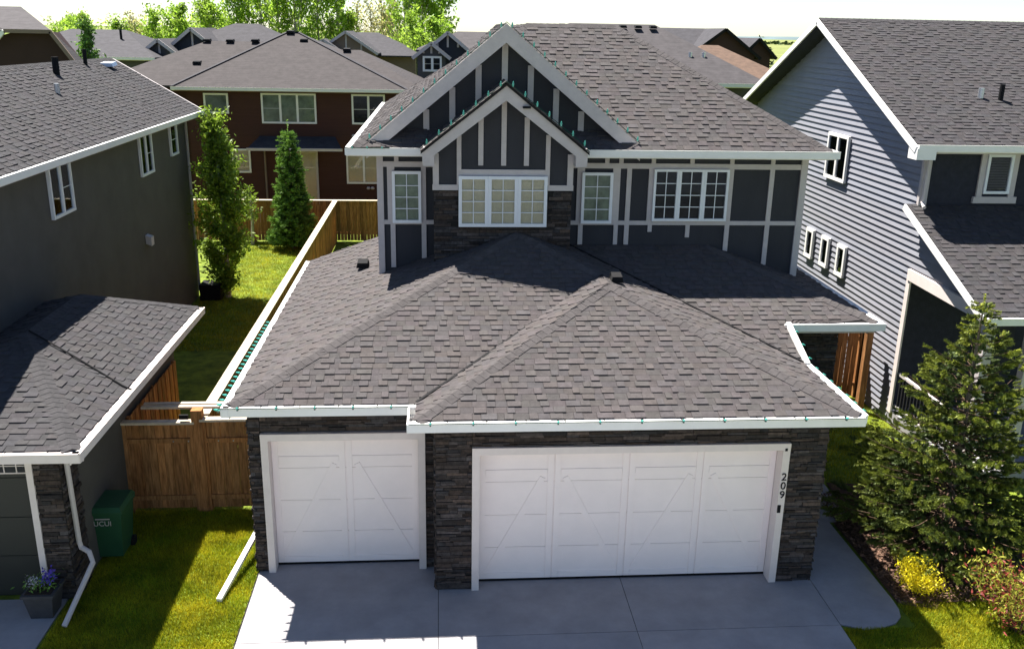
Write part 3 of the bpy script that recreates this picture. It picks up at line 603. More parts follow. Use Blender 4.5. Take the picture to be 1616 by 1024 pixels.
rf1 = [(10.5, 19.82, 6.83), (18.4, 19.82, 6.83), (18.4, 26.16, 9.54), (10.5, 26.16, 9.54)]; rf2 = [(10.5, 32.5, 6.83), (18.4, 32.5, 6.83), (18.4, 26.16, 9.54), (10.5, 26.16, 9.54)]
rf3 = [(10.7, 16.59, 3.84), (16.5, 16.59, 3.84), (16.5, 20.32, 5.42), (10.7, 20.32, 5.42)]
r = MB()
for p in (rf1, rf2, rf3): r.prism([tuple(np.array(q)-np.array((0, 0, .012))) for q in p], (0, 0, -.06))
rr = r.build('roof', 'deck', R); S = []
shingles(rf1, (1, 0, 0), S); shingles(rf3, (1, 0, 0), S); caps((10.5, 26.16, 9.54), (18.4, 26.16, 9.54), (0, -1, -.427), (0, 1, -.427), S)
pieces(S, 'shingle', 'shingle_r', rr, 300)
MB().bar((10.47, 19.78, 6.72), (10.47, 26.2, 9.46), .05, .15).build('barge_board', 'white', R); MB().bar((10.47, 32.5, 6.72), (10.47, 26.18, 9.46), .05, .15).build('barge_board', 'white', R)
for a, b in (((10.5, 20.2, 6.80), (10.5, 26.16, 9.35)), ((10.5, 32.2, 6.80), (10.5, 26.16, 9.35))):
    MB().prism([a, b, (RX, b[1], b[2]), (RX, a[1], a[2])], (0, 0, -.02)).build('soffit', 'rnd', R)
MB().bar((10.67, 16.55, 3.75), (10.67, 20.32, 5.35), .05, .14).build('barge_board', 'white', R)
MB().box(10.46, 10.9, 19.7, 20.1, 6.5, 6.75).build('eave_return', 'white', R)
gutter(R, (10.5, 19.82, 6.83), (18.4, 19.82, 6.83), (0, -1, 0)); gutter(R, (10.7, 16.59, 3.84), (16.5, 16.59, 3.84), (0, -1, 0))
MB().box(10.6, 18.3, 19.86, 20.4, 6.62, 6.66).build('soffit', 'trim', R)
MB().box(RX-.05, RX+.14, 20.24, 20.329, 5.3, 6.6).build('corner_board', 'trim', R); MB().box(RX-.045, RX-.001, 20.1, 20.26, .3, 3.9).build('corner_board', 'jamb', R)
downspout(R, [(10.95, 19.78, 6.7), (11.0, 20.12, 6.45), (11.0, 20.16, 5.5), (10.95, 19.95, 5.4)], 'trim')
MB().bar((RX-.02, 20.2, 3.78), (RX-.02, 16.9, 3.72), .1, .26).build('porch_beam', 'jamb', R); MB().bar((RX+.05, 16.95, 3.68), (16, 16.95, 3.68), .12, .24).build('porch_beam', 'trim', R)
for x in (11.05, 12.0, 14): MB().box(x-.1, x+.1, 16.85, 17.05, 0, 3.56).build('porch_post', 'trim', R)
MB().box(RX, 16, 16.8, 20.3, .0, .35).build('porch_floor', 'concrete', R)
m = MB(); m.bar((11.05, 17.1, 1.32), (11.05, 20.1, 1.32), .07, .06); m.bar((11.05, 17.1, .5), (11.05, 20.1, .5), .05, .05)
m.build('handrail', 'trim', R)
for i in range(20): MB().box(11.03, 11.07, 17.2+.145*i, 17.24+.145*i, .52, 1.3).build('baluster', 'black', R)
wr = window(R, (12.78, 20.32, 6.12), .62, .9, '-y', grid=(1, 1), behind='room', frame='vinyl')
m = MB(); m.box(12.33, 12.46, 20.28, 20.335, 5.6, 6.6); m.box(13.1, 13.23, 20.28, 20.335, 5.6, 6.6); m.box(12.26, 13.3, 20.26, 20.335, 5.45, 5.6); m.build('window_trim', 'trim', R)
for i in range(12): MB().box(12.54, 13.02, 20.306, 20.312, 5.76+.06*i, 5.80+.06*i).build('blind_slat', 'grey', R)
w1 = window(R, (RX-.03, 24.9, 5.9), 1.35, 1.25, '-x', cols=2, grid=(1, 1), behind='room', frame='white', fw_=.08)
for y in (26.08, 24.95, 23.85): window(R, (RX-.03, y, 3.22), .52, .86, '-x', grid=(1, 1), behind='room', frame='white', fw_=.09)
text('5', .26, (13.66, 20.31, 1.53), FACE, 'white', 'house_number', R)
MB().tube([(13.0, 21.9, 7.7), (13.0, 21.9, 7.95)], .07, 10).build('vent_pipe', 'metal', R); MB().tube([(13.45, 21.8, 7.65), (13.45, 21.8, 8.05)], .06, 10).build('flue_pipe', 'black', R)
MB().box(13.0, 13.9, 20.28, 20.34, .4, 2.5).build('front_door', 'room', R)

# ------------------------------------------------------------------ brown house over the back fence
B = thing('house', 'dark brown two-storey house behind the back fence with small door canopy', 'house', (-7, 46, 0))
MB().box(-12.0, -2.0, 46, 57, -.1, 6.3).build('wall', 'brown', B)
MB().box(-15.5, -12.0, 47.5, 57, -.1, 6.2).build('wall', 'brown', B)
def slabs(parent, polys, mat, name='roof'):
    r = MB()
    for p in polys: r.prism(p, (0, 0, -.1))
    return r.build(name, mat, parent)
def hip(x0, x1, y0, y1, ze, zr, rx0, rx1, ry):
    return [[(x0, y0, ze), (x1, y0, ze), (rx1, ry, zr), (rx0, ry, zr)], [(x1, y0, ze), (x1, y1, ze), (rx1, ry, zr)], [(x0, y1, ze), (x1, y1, ze), (rx1, ry, zr), (rx0, ry, zr)], [(x0, y0, ze), (x0, y1, ze), (rx0, ry, zr)]]
br_ = slabs(B, hip(-12.55, -1.55, 45.5, 57.5, 6.34, 8.82, -8.0, -7.4, 51.5), 'brownroof')
slabs(B, hip(-17, -6, 47, 57.5, 6.3, 8.33, -12.2, -7, 51.8), 'brownroof')
slabs(B, hip(-9, -.9, 47, 57.5, 6.3, 8.0, -8, -4.2, 51.6), 'brownroof')
for e_ in (((-12.55, 45.5, 6.36), (-8.0, 51.5, 8.84)), ((-1.55, 45.5, 6.36), (-7.4, 51.5, 8.84)), ((-8.0, 51.5, 8.84), (-7.4, 51.5, 8.84))): MB().bar(e_[0], e_[1], .15, .04).build('ridge_cap', 'farroof_d', B)
gutter(B, (-12.55, 45.5, 6.34), (-1.55, 45.5, 6.34), (0, -1, 0)); MB().box(-12.4, -1.7, 45.5, 46.1, 6.14, 6.18).build('soffit', 'tan', B)
for (x, z, w_, h_, cl, gd_, bh) in ((-7.24, 5.36, 2.6, 1.42, 3, [(1, 2), (1, 1), (1, 2)], 'blindg'), (-10.65, 5.56, 1.15, .95, 1, (1, 1), 'blindg'), (-3.45, 5.36, 1.6, 1.42, 2, [(1, 2), (1, 2)], 'room'), (-3.75, 2.62, 1.7, 1.7, 2, [(1, 2), (1, 1)], 'blind'), (-9.65, 2.85, .9, 1.15, 1, (1, 2), 'blind')):
    window(B, (x, 46, z), w_, h_, '-y', cols=cl, grid=gd_, behind=bh, frame='white', fw_=.085)
dd = window(B, (-6.85, 46, 2.0), 1.75, 2.7, '-y', name='patio_door', cols=2, grid=(1, 1), behind='blind', frame='trim', fw_=.1)
slabs(B, [[(-9.1, 44.9, 3.6), (-4.7, 44.9, 3.6), (-5.1, 46.02, 4.05), (-8.7, 46.02, 4.05)]], 'farroof_d', 'door_canopy')
MB().box(-9.15, -4.65, 44.8, 44.9, 3.48, 3.6).build('canopy_fascia', 'trim', B); MB().box(-9.0, -8.6, 44.95, 46, .0, .3).build('step', 'trim', B)
MB().tube([(-8.5, 45.0, 3.5), (-8.5, 45.9, 3.4), (-8.5, 45.9, .1)], .05, 6).build('downspout', 'tan', B)
for (x, z) in ((-4.2, 4.05), (-3.35, 1.5), (-3.55, 1.5), (-7.9, 3.0)): MB().lathe([(.07, 0), (.1, .05), (.06, .12)], (x, 45.93, z), 8).build('wall_vent', 'trim', B)
for p in ((-12.2, 51.7, 8.3), (-11.0, 51.7, 8.3), (-9.7, 51.7, 8.33), (-7.8, 51.4, 8.8), (-7.0, 50.6, 8.4), (-4.9, 51.4, 7.95), (-12.2, 49.3, 7.25)): roof_vent(B, p, 0, 'black', .42)

# ------------------------------------------------------------------ houses farther off
def far_gable(parent, xc, half, y0, y1, zb, ze, za, wall, roof, trim='trim', ov=.35, struts=3):
    MB().prism([(xc-half, y0, zb), (xc+half, y0, zb), (xc+half, y0, ze), (xc, y0, za-.12), (xc-half, y0, ze)], (0, y1-y0, 0)).build('wall', wall, parent)
    sl_ = (za-ze)/half; e = ze-sl_*ov
    slabs(parent, [[(xc-half-ov, y0-ov, e), (xc, y0-ov, za), (xc, y1, za), (xc-half-ov, y1, e)], [(xc+half+ov, y0-ov, e), (xc, y0-ov, za), (xc, y1, za), (xc+half+ov, y1, e)]], roof)
    for s in (-1, 1): MB().bar((xc, y0-ov-.03, za-.08), (xc+s*(half+ov), y0-ov-.03, e-.06), .06, .2).build('barge_board', trim, parent)
    for k in range(struts):
        x = xc+half*(k-(struts-1)/2)*.55; z1 = za-.2-sl_*abs(x-xc)
        if z1 > ze+.1: MB().box(x-.06, x+.06, y0-.05, y0+.002, ze, z1).build('trim_board', trim, parent)
def far_house(label, loc): return thing('house', label, 'house', loc)
f = far_house('low grey hip-roofed house beside the poplars', (-22, 60, 0))
MB().box(-27, -18, 60, 70, 0, 7.2).build('wall', 'grey', f); slabs(f, hip(-27.6, -17.2, 59.4, 71, 7.2, 8.75, -24, -20.5, 65), 'farroof_d'); gutter(f, (-27.6, 59.4, 7.2), (-17.2, 59.4, 7.2), (0, -1, 0), guard=False)
MB().tube([(-20.2, 63, 8.1), (-20.2, 63, 8.8)], .08, 8).build('flue_pipe', 'black', f)
f = far_house('dark house with two white-trimmed gables one behind the other', (-16, 62, 0))
far_gable(f, -17.6, 1.25, 62, 66, 0, 7.3, 8.28, 'grey', 'farroof_d'); far_gable(f, -15.9, 1.7, 63.5, 70, 0, 7.6, 8.98, 'navy', 'farroof_d', struts=1)
MB().box(-18.8, -9.5, 66, 74, 0, 7.4).build('wall', 'navy', f); slabs(f, hip(-19, -9.2, 64.5, 75, 7.4, 9.3, -14.3, -12.6, 69), 'farroof_d')
window(f, (-17.75, 61.97, 6.65), 1.3, .9, '-y', cols=2, grid=(1, 1), behind='room', frame='white', fw_=.1)
f = far_house('tan house with paired gables in front of the tall poplars', (-7, 75, 0))
far_gable(f, -7.2, 2.1, 75, 82, 0, 7.55, 8.95, 'tan', 'farroof_d', struts=3); far_gable(f, -8.75, 1.0, 73.6, 76, 0, 7.7, 8.35, 'tan', 'farroof_d', struts=0)
MB().box(-10, -2, 79, 88, 0, 7.1).build('wall', 'tan', f); slabs(f, hip(-10.5, -1.5, 78, 89, 7.1, 8.85, -7, -5.2, 83), 'farroof_d')
f = far_house('dark blue house with pointed lattice gables past the brown roof', (0, 58, 0))
far_gable(f, -.5, .85, 58, 61, 0, 7.75, 8.42, 'grey', 'farroof_d', struts=3, ov=.3); far_gable(f, .5, 1.15, 59.5, 66, 0, 8.1, 9.05, 'navy', 'farroof_d', struts=3, ov=.3)
MB().box(-1.3, 5, 61, 68, 0, 7.9).build('wall', 'grey', f); slabs(f, hip(-1.5, 6, 60.5, 69, 7.9, 9.05, 1.2, 3.5, 64), 'farroof')
window(f, (-.45, 57.97, 7.15), 1.15, .9, '-y', cols=2, grid=(1, 2), behind='room', frame='white', fw_=.12)
f = far_house('wide grey-roofed house with ridge vents behind the dark panelled house', (8, 40, 0))
MB().box(2, 13, 40, 52, 0, 7.1).build('wall', 'grey', f); slabs(f, hip(1, 13.9, 39.2, 53, 7.15, 9.5, 6.0, 10.0, 44.5), 'farroof'); gutter(f, (1, 39.2, 7.15), (13.9, 39.2, 7.15), (0, -1, 0), guard=False)
for x in (5.6, 6.3, 7.1, 8.4, 9.1, 9.8): roof_vent(f, (x, 43.9, 9.32), 0, 'black', .34)
for x in (11.0, 11.6): MB().tube([(x, 41.5, 8.0), (x, 41.5, 8.35)], .09, 8).build('vent_pipe', 'metal', f)
f = far_house('orange-brown roofed bungalow near the yellow field', (17, 50, 0))
MB().box(13.6, 18.7, 50, 60, 0, 6.7).build('wall', 'grey', f); slabs(f, hip(13.2, 19.2, 49.3, 61, 6.75, 8.55, 15.2, 16.2, 55), 'farroof_b'); gutter(f, (13.2, 49.3, 6.75), (19.2, 49.3, 6.75), (0, -1, 0), guard=False)
f = far_house('dark brown gabled house standing before the yellow field', (18, 66, 0))
far_gable(f, 19.8, 2.3, 66, 76, 0, 7.9, 9.6, 'dbrown', 'farroof_d', 'black', struts=0); far_gable(f, 22.6, 1.0, 67, 74, 0, 8.0, 9.0, 'dbrown', 'farroof_d', 'black', struts=0)
MB().box(12, 18, 68, 76, 0, 7.8).build('wall', 'dbrown', f); slabs(f, [[(11, 67, 8.0), (19.8, 67, 8.0), (19.8, 71, 9.6), (13, 71, 9.6)]], 'farroof_d')
f = far_house('high brown house with clipped gable rising over the grey render house', (-16, 38, 0))
MB().prism([(-20, 38, 0), (-14.1, 38, 0), (-14.1, 38, 7.8), (-14.75, 38, 8.72), (-16.1, 38, 8.72), (-16.5, 38, 8.6), (-20, 38, 8.6)], (0, .8, 0)).build('wall', 'dbrown', f)
slabs(f, [[(-16.3, 37.6, 8.78), (-14.6, 37.6, 8.78), (-17.2, 41.5, 9.68), (-20, 41.5, 9.68)], [(-14.6, 37.6, 8.78), (-13.9, 37.6, 7.7), (-13.9, 38.6, 7.7), (-17.2, 41.5, 9.68)], [(-22, 37.6, 8.1), (-16.3, 37.6, 8.78), (-17.2, 41.5, 9.68), (-22, 41.5, 9.68)]], 'farroof')
MB().bar((-16.3, 37.55, 8.74), (-14.6, 37.55, 8.74), .08, .14).build('fascia_board', 'tan', f); MB().bar((-14.62, 37.55, 8.74), (-13.9, 37.55, 7.68), .08, .14).build('fascia_board', 'tan', f); MB().bar((-16.3, 37.55, 8.74), (-16.75, 37.55, 8.25), .08, .14).build('fascia_board', 'white', f)

# ------------------------------------------------------------------ cedar fences
def fence(label, a, b, z, board=.145, cap=True, posts=2.4, steps=0., name='wooden_fence', cols=None):
    a, b = Vector(a), Vector(b); L = (b-a).length; d = (b-a)/L; nn = Vector((-d.y, d.x, 0))
    t = thing(name, label, 'fence', tuple(a), None)
    n_ = int(L/board); seg = 0
    for i in range(n_):
        p = a+d*board*i; q = a+d*(board*(i+1)-.012); o = .012*(i % 2)
        m = MB(); zz = z+steps*int(i*board/posts)
        m.bar(p+nn*o+Vector((0, 0, (zz+.03)/2)), q+nn*o+Vector((0, 0, (zz+.03)/2)), .02, zz-.03, tint=tone(.7, 1.3, .06)); m.build('board', 'cedar', t)
    k = int(L/posts)+1
    for i in range(k+1):
        p = a+d*min(i*posts, L)+nn*.06
        MB().box(p.x-.05, p.x+.05, p.y-.05, p.y+.05, -.1, z+steps*i-.02, tint=tone(.8, 1.1)).build('post', 'cedar', t)
    for i in range(k):
        s0, s1 = i*posts, min((i+1)*posts, L)
        if s1-s0 < .05: continue
        zz = z+steps*i
        p, q = a+d*s0, a+d*s1
        for h in (.35, zz-.2): MB().bar(p+nn*.05+Vector((0, 0, h)), q+nn*.05+Vector((0, 0, h)), .04, .09, tint=tone(.8, 1.1)).build('rail', 'cedar', t)
        if cap: MB().bar(p+nn*.03+Vector((0, 0, zz+.02)), q+nn*.03+Vector((0, 0, zz+.02)), .21, .04).build('cap_rail', 'cedar_cap', t)
    return t
fence('long cedar fence with capping coloured as sunlit between the grey house lawn and the garage', (-4.6, 16.7, 0), (-4.6, 40.7, 0), 1.78, steps=.003)
fence('cedar back fence with capping coloured as sunlit in front of the brown house', (-13, 40.85, 0), (3, 40.85, 0), 1.8)
def lattice_gate(label, parts_x, y, z):
    t = thing('wooden_gate', label, 'gate', (parts_x[0][0], y, 0))
    for (x0, x1, zt) in parts_x:
        k = int((x1-x0)/.14); bw = (x1-x0)/k
        for i in range(k): MB().box(x0+bw*i+.004, x0+bw*(i+1)-.004, y-.012*(i % 2), y+.02, .06, zt-.06, tint=tone(.75, 1.25, .06)).build('board', 'cedar', t)
        for zz in (.25, 1.45): MB().box(x0, x1, y-.045, y-.013, zz, zz+.09, tint=tone(.85, 1.1)).build('rail', 'cedar', t)
        for xx in (x0-.05, x1-.05): MB().box(xx, xx+.1, y-.05, y+.06, -.05, zt-.04, tint=tone(.85, 1.1)).build('post', 'cedar', t)
        MB().box(x0-.05, x1+.05, y-.09, y+.07, zt-.035, zt+.01).build('cap_rail', 'cedar_cap', t)
    return t
fence('short cedar panel along the wall of the grey garage behind the gate', (-5.94, 16.75, 0), (-5.94, 19.9, 0), 1.9, cap=False, posts=1.6)
gt = lattice_gate('cedar double gate beside the green bin, between stone garage and grey garage', [(-6.0, -4.72, 1.88), (-4.52, -3.3, 1.93)], 16.5, 1.9)
MB().box(-4.72, -4.52, 16.42, 16.6, 0, 2.12, tint=tone(.9, 1)).build('post', 'cedar', gt)
for y in (16.86, 17.02): MB().box(-5.75, -4.0, y-.05, y+.05, 2.0, 2.045).build('cap_rail', 'cedar_cap', gt)
MB().box(-4.95, -4.78, 16.455, 16.5, 1.93, 2.02).build('latch', 'black', gt)
for i in range(5): MB().box(-5.1+.28*i, -5.08+.28*i, 16.435, 16.455, 1.48, 1.5).build('bolt', 'metal', gt)
fence('short cedar gate panel against the blue-grey siding', (8.2, 21.9, 0), (10.95, 21.9, 0), 1.8, posts=1.35)
pt = thing('wooden_post', 'tall cedar post at the end of the gate panel by the siding', 'post', (10.6, 21.0, 0)); MB().box(10.53, 10.69, 20.92, 21.08, -.05, 2.15, tint=tone(.8, .9)).build('shaft', 'cedar', pt); MB().box(10.5, 10.72, 20.89, 21.11, 2.15, 2.19).build('cap', 'cedar_cap', pt)

# ------------------------------------------------------------------ wheeled bin and planter
bn = thing('waste_bin', 'green wheeled waste bin standing by the cedar gate', 'bin', (-5.85, 15.0, 0))
c = np.array((-5.85, 15.0, 0))
def frus(m, c, w0, d0, z0, w1, d1, z1, dy=0):
    m.add([(c[0]-w0, c[1]-d0, z0), (c[0]+w0, c[1]-d0, z0), (c[0]+w0, c[1]+d0, z0), (c[0]-w0, c[1]+d0, z0), (c[0]-w1, c[1]-d1+dy, z1), (c[0]+w1, c[1]-d1+dy, z1), (c[0]+w1, c[1]+d1+dy, z1), (c[0]-w1, c[1]+d1+dy, z1)], [(0, 3, 2, 1), (4, 5, 6, 7), (0, 1, 5, 4), (1, 2, 6, 5), (2, 3, 7, 6), (3, 0, 4, 7)])
m = MB(); frus(m, c, .23, .27, .08, .30, .34, .96); m.build('body', 'bin', bn)
m = MB(); frus(m, c, .325, .365, .93, .325, .365, .99); m.build('rim', 'bin', bn)
m = MB(); frus(m, c, .33, .38, .995, .29, .33, 1.07); m.tube([(c[0]-.25, c[1]+.4, 1.0), (c[0]+.25, c[1]+.4, 1.0)], .018, 6); m.build('lid', 'bin', bn)
for s in (-1, 1): m = MB(); m.tube([(c[0]+s*.25-.03, c[1]+.25, .1), (c[0]+s*.25+.03, c[1]+.25, .1)], .1, 14); m.build('wheel', 'black', bn)
text('UCUI', .13, (c[0]-.03, c[1]-.336, .76), FACE, 'trim', 'lettering', bn, .002); MB().box(c[0]-.14, c[0]+.1, c[1]-.345, c[1]-.332, .845, .86).build('lettering', 'trim', bn)
pl_ = thing('planter', 'dark square planter of violet and white flowers by the garage pier', 'planter', (-6.35, 13.25, 0)); c = np.array((-6.35, 13.22, 0))
m = MB(); frus(m, c, .17, .17, .01, .23, .23, .44); m.build('pot', 'pot', pl_)
m = MB(); frus(m, c, .25, .25, .41, .25, .25, .46); m.build('rim', 'pot', pl_)
m = MB(); m.box(c[0]-.2, c[0]+.2, c[1]-.2, c[1]+.2, .455, .47); m.build('soil', 'soil', pl_)
def leafcloud(C, size, spread_n=None, flat=.6):
    """leaf quads (kite shaped) with random orientation at centres C"""
    n = len(C); d = rng.normal(size=(n, 3)); d /= np.linalg.norm(d, axis=1)[:, None]; e = rng.normal(size=(n, 3)); e -= d*np.sum(d*e, 1)[:, None]; e /= np.linalg.norm(e, axis=1)[:, None]
    s = (size*rng.uniform(.6, 1.3, n))[:, None]
    return np.stack([C-d*s, C-e*s*flat*.5, C+d*s, C+e*s*flat*.5], 1)
n = 260; C = np.stack([rng.normal(-6.35, .11, n), rng.normal(13.22, .1, n), rng.uniform(.46, .66, n)], 1); tri_cloud('foliage', leafcloud(C, .035), 'cedarleaf', pl_, rng.uniform(.6, 1.6, n), 4)
n = 90; C = np.stack([rng.normal(-6.24, .06, n), rng.normal(13.22, .07, n), rng.uniform(.58, .76, n)], 1); tri_cloud('flower', leafcloud(C, .028, flat=1.2), 'violet', pl_, rng.uniform(.7, 1.5, n), 4)
n = 60; C = np.stack([rng.normal(-6.46, .06, n), rng.normal(13.18, .07, n), rng.uniform(.52, .66, n)], 1); tri_cloud('flower', leafcloud(C, .022, flat=1.2), 'pale', pl_, rng.uniform(.5, 1.3, n), 4)
# ------------------------------------------------------------------ trees and shrubs
def brush(P, D, L, nn=34, nl=.03):
    """needle triangles round shoots: P start, D unit direction, L length"""
    m = len(P); t = rng.uniform(.02, 1, (m, nn)); b = P[:, None]+D[:, None]*(t*L[:, None])[..., None]
    r = rng.normal(size=(m, nn, 3)); r -= D[:, None]*np.sum(r*D[:, None], -1)[..., None]; r /= np.linalg.norm(r, axis=-1)[..., None]+1e-9
    tip = b+(r*.8+D[:, None]*.6)*(nl*rng.uniform(.7, 1.2, (m, nn)))[..., None]
    sd = np.cross(r, D[:, None])*.006*(nl/.03)
    V = np.stack([b-sd, b+sd, tip], 2).reshape(-1, 3, 3); return V
def spruce(t, x, y, h, r, levels, shoots, nl, trunk=.09, mat='needle', ls=.16, lit=(1.9, 1.7, 1.0)):
    MB().tube([(x, y, -.05), (x+.03, y, h*.5), (x, y, h*.97)], trunk, 8, .015).build('trunk', 'bark', t)
    P, D, L, T = [], [], [], []; tw = MB()
    for i in range(levels):
        q = (i+.5)/levels; z = .25+(h-.3)*q; R = r*(1-q)**.9*rng.uniform(.85, 1.1)+.06; nb = max(4, int(9*(1-q)+4)); off = rng.uniform(0, 6.28)
        for k in range(nb):
            a = off+k*6.283/nb+rng.normal(0, .15); R_ = R*rng.uniform(.5, 1.2); dr = np.array((math.cos(a), math.sin(a), 0)); rise = .25*q+.02-.22*(1-q)
            base = np.array((x, y, z)); pts = [base+dr*R_*s+np.array((0, 0, R_*(rise*s+.25*s*s))) for s in np.linspace(0, 1, 6)]
            tw.tube([tuple(p) for p in pts], .016*(1-q)+.006, 4, .004)
            ns = max(5, int(shoots*R_/r)); side = np.cross(dr, (0, 0, 1))
            for j in range(ns):
                s = rng.uniform(.22, 1)**.8; k0 = min(int(s*5), 4); p = pts[k0]+(pts[k0+1]-pts[k0])*(s*5-k0); sgn = rng.choice((-1, 1)); w = R_*.42*(1-s*.75)*rng.uniform(.1, 1)
                d = dr*rng.uniform(.5, 1)+side*sgn*rng.uniform(.3, 1)+np.array((0, 0, rng.uniform(-.15, .35))); d /= np.linalg.norm(d)
                p = p+side*sgn*w+dr*w*.5+np.array((0, 0, -w*.12+rng.normal(0, .02)))
                P.append(p); D.append(d); L.append(ls*rng.uniform(.6, 1.2)); T.append((s > .6)*rng.uniform(.2, 1)*(.45+.55*q))  # paler outward and upward: new growth plus sunlight put into the tint
    P.append(np.array((x, y, h*.96))); D.append(np.array((0, 0, 1.))); L.append(ls*1.8); T.append(1)
    tw.build('branches', 'twig', t)
    V = brush(np.array(P), np.array(D), np.array(L), nn=nl[0], nl=nl[1]); k = len(V)//len(P); T = np.repeat(np.array(T), k); g = rng.uniform(.6, 1.35, len(V))
    tint = g[:, None]*(1+T[:, None]*(np.array(lit)-1)); tri_cloud('crown', V, mat, t, tint)
t = thing('spruce_tree', 'bushy green spruce with pale new shoots and sun-painted tips in the mulch bed', 'tree', (9.35, 14.6, 0))
spruce(t, 9.35, 14.6, 4.75, 1.95, 21, 56, (70, .05), ls=.17, lit=(4.0, 3.1, 1.2))
t = thing('conifer_tree', 'narrow green conifer against the back fence below the brown house canopy', 'tree', (-6.3, 39.4, 0))
spruce(t, -6.3, 39.4, 5.0, .74, 26, 36, (30, .09), .06, 'cedarleaf', .34, (1.7, 1.6, 1))
def columnar(t, x, y, h, r, n, size, mat, z0=.6, bark='bark_pale', br=40):
    tr = MB(); tr.tube([(x, y, -.05), (x+.05, y, h*.4), (x-.03, y+.03, h*.75), (x, y, h*.97)], .07+.006*h, 8, .012); tr.build('trunk', bark, t)
    b = MB(); C = []
    for i in range(br):
        q = (i+.5)/br; z = z0+(h-z0)*q*.93; a = rng.uniform(0, 6.28); R_ = r*(.55+.9*math.sin(min(q*1.15+.12, 1)*3.0))*rng.uniform(.55, 1.0); R_ = min(R_, r*1.25)
        p0 = np.array((x, y, z)); d = np.array((math.cos(a)*R_, math.sin(a)*R_, R_*rng.uniform(.7, 1.5))); b.tube([tuple(p0), tuple(p0+d*.6), tuple(p0+d)], .018, 4, .005)
        m_ = max(8, int(n/br*(.4+.6*R_/r))); s = rng.uniform(.25, 1.05, m_)[:, None]; C.append(p0+d*s+rng.normal(0, .16*r+.05, (m_, 3))*(.4+.6*s))
    b.build('branches', bark, t); C = np.concatenate(C); tri_cloud('crown', leafcloud(C, size, flat=.8), mat, t, rng.uniform(.6, 1.45, len(C)), 4)
t = thing('aspen_tree', 'slim upright aspen at the back corner of the grey house', 'tree', (-7.45, 31.8, 0)); columnar(t, -7.45, 31.8, 6.4, .68, 15000, .08, 'aspen', .1, br=64)
t = thing('young_tree', 'thin young tree in front of the back fence beside the conifer', 'tree', (-8.2, 40.2, 0)); columnar(t, -8.2, 40.2, 2.5, .35, 420, .07, 'aspen', .9, br=16)
# poplars beyond the far houses: four grown forms, each tree a copy with its own place and height
def poplar_form(h, r, n, mat, seed):
    t = thing('poplar_tree', 'x', 'tree', (0, 0, 0), 'row of poplars beyond the far houses'); tr = MB()
    tr.tube([(0, 0, -.1), (.1, 0, h*.35), (-.05, .05, h*.7), (0, 0, h*.96)], .16, 7, .02); tr.build('trunk', 'bark_pale', t)
    b = MB(); C = []; nb = 46
    for i in range(nb):
        q = (i+.5)/nb; z = h*(.18+.76*q); a = rng.uniform(0, 6.28); R_ = r*math.sin(min(1, q*.85+.2)*2.9)*rng.uniform(.5, 1.15)+.12; d = np.array((math.cos(a)*R_, math.sin(a)*R_, R_*rng.uniform(.9, 1.7))); p0 = np.array((0, 0, z))
        b.tube([tuple(p0), tuple(p0+d*.55), tuple(p0+d)], .04, 4, .01); m_ = int(n/nb); s = rng.uniform(.3, 1.05, m_)[:, None]
        cl = rng.normal(0, .22, (3, 3)); C.append(p0+d*s+cl[rng.integers(0, 3, m_)]+rng.normal(0, .17, (m_, 3)))
    b.build('branches', 'bark_pale', t); C = np.concatenate(C); tri_cloud('crown', leafcloud(C, .16, flat=.9), mat, t, rng.uniform(.55, 1.5, len(C)), 4); return t
def copy_tree(o, parent=None):
    c = o.copy(); col.objects.link(c); c.parent = parent
    for ch in [q for q in bpy.data.objects if q.parent == o]: copy_tree(ch, c)
    return c
forms = [poplar_form(11, 1.9, 4200, 'poplar', 0), poplar_form(11, 1.4, 2600, 'poplar', 1), poplar_form(11, 2.3, 4600, 'poplar', 2), poplar_form(11, 1.3, 900, 'poplar_y', 3)]
LAB = ['full bright green poplar standing', 'slender bright green poplar standing', 'broad bright green poplar standing', 'sparse pale poplar with thin twigs']
spots = [(-33, 92, 9.4, 0), (-30.6, 95, 9.2, 1), (-28.5, 93, 9.6, 3), (-26.3, 92, 10.0, 1), (-24.6, 94, 10.4, 0), (-22.8, 96, 10.6, 3), (-21.3, 92, 10.8, 2), (-19.2, 94, 11.5, 0), (-17.2, 95, 12.6, 2), (-15, 92, 12.2, 1), (-13.6, 93, 13.0, 2), (-11.6, 94, 13.2, 0), (-9.9, 95, 11.5, 1),
         (-8.2, 97, 10.9, 3), (-6.9, 98, 11.2, 3), (-5.7, 97, 11.6, 3), (-4.6, 96, 11.8, 3), (-3.2, 92, 12.4, 2), (-1.6, 93, 12.2, 0), (.2, 94, 11.8, 2), (-2.6, 86, 9.2, 1), (-.6, 84, 8.6, 0), (-35.5, 96, 9.2, 2), (-26, 100, 9.0, 2), (-8.9, 96, 10.0, 0), (-5.2, 100, 10.4, 1), (-30, 99, 8.7, 2), (-22, 99, 9.6, 0)]
def WHERE(x): return ' past the grey hip-roofed house' if x < -27 else ' past the dark double-gabled house' if x < -18 else ' above the ridge of the brown house' if x < -9.5 else ' past the tan house' if x < -4 else ' next to the dark blue lattice-gabled house'
seen = set()
for (x, y, h, k) in spots:
    o = forms[k] if k not in seen else copy_tree(forms[k]); seen.add(k)
    o.location = (x, y, 0); sx = rng.uniform(.9, 1.15); o.scale = (sx, sx, h*(1.2 if -20 < x < -9 or x > -4 else 1.08)/11); o.rotation_euler = (0, 0, rng.uniform(0, 6.28)); o['label'] = LAB[k]+WHERE(x)
t = thing('dark_tree', 'single dark green tree rising behind the grey render roof', 'tree', (-17.7, 50, 0)); columnar(t, -17.7, 50, 9.3, .5, 2600, .12, 'cedarleaf', 5.5)
bt = MB()
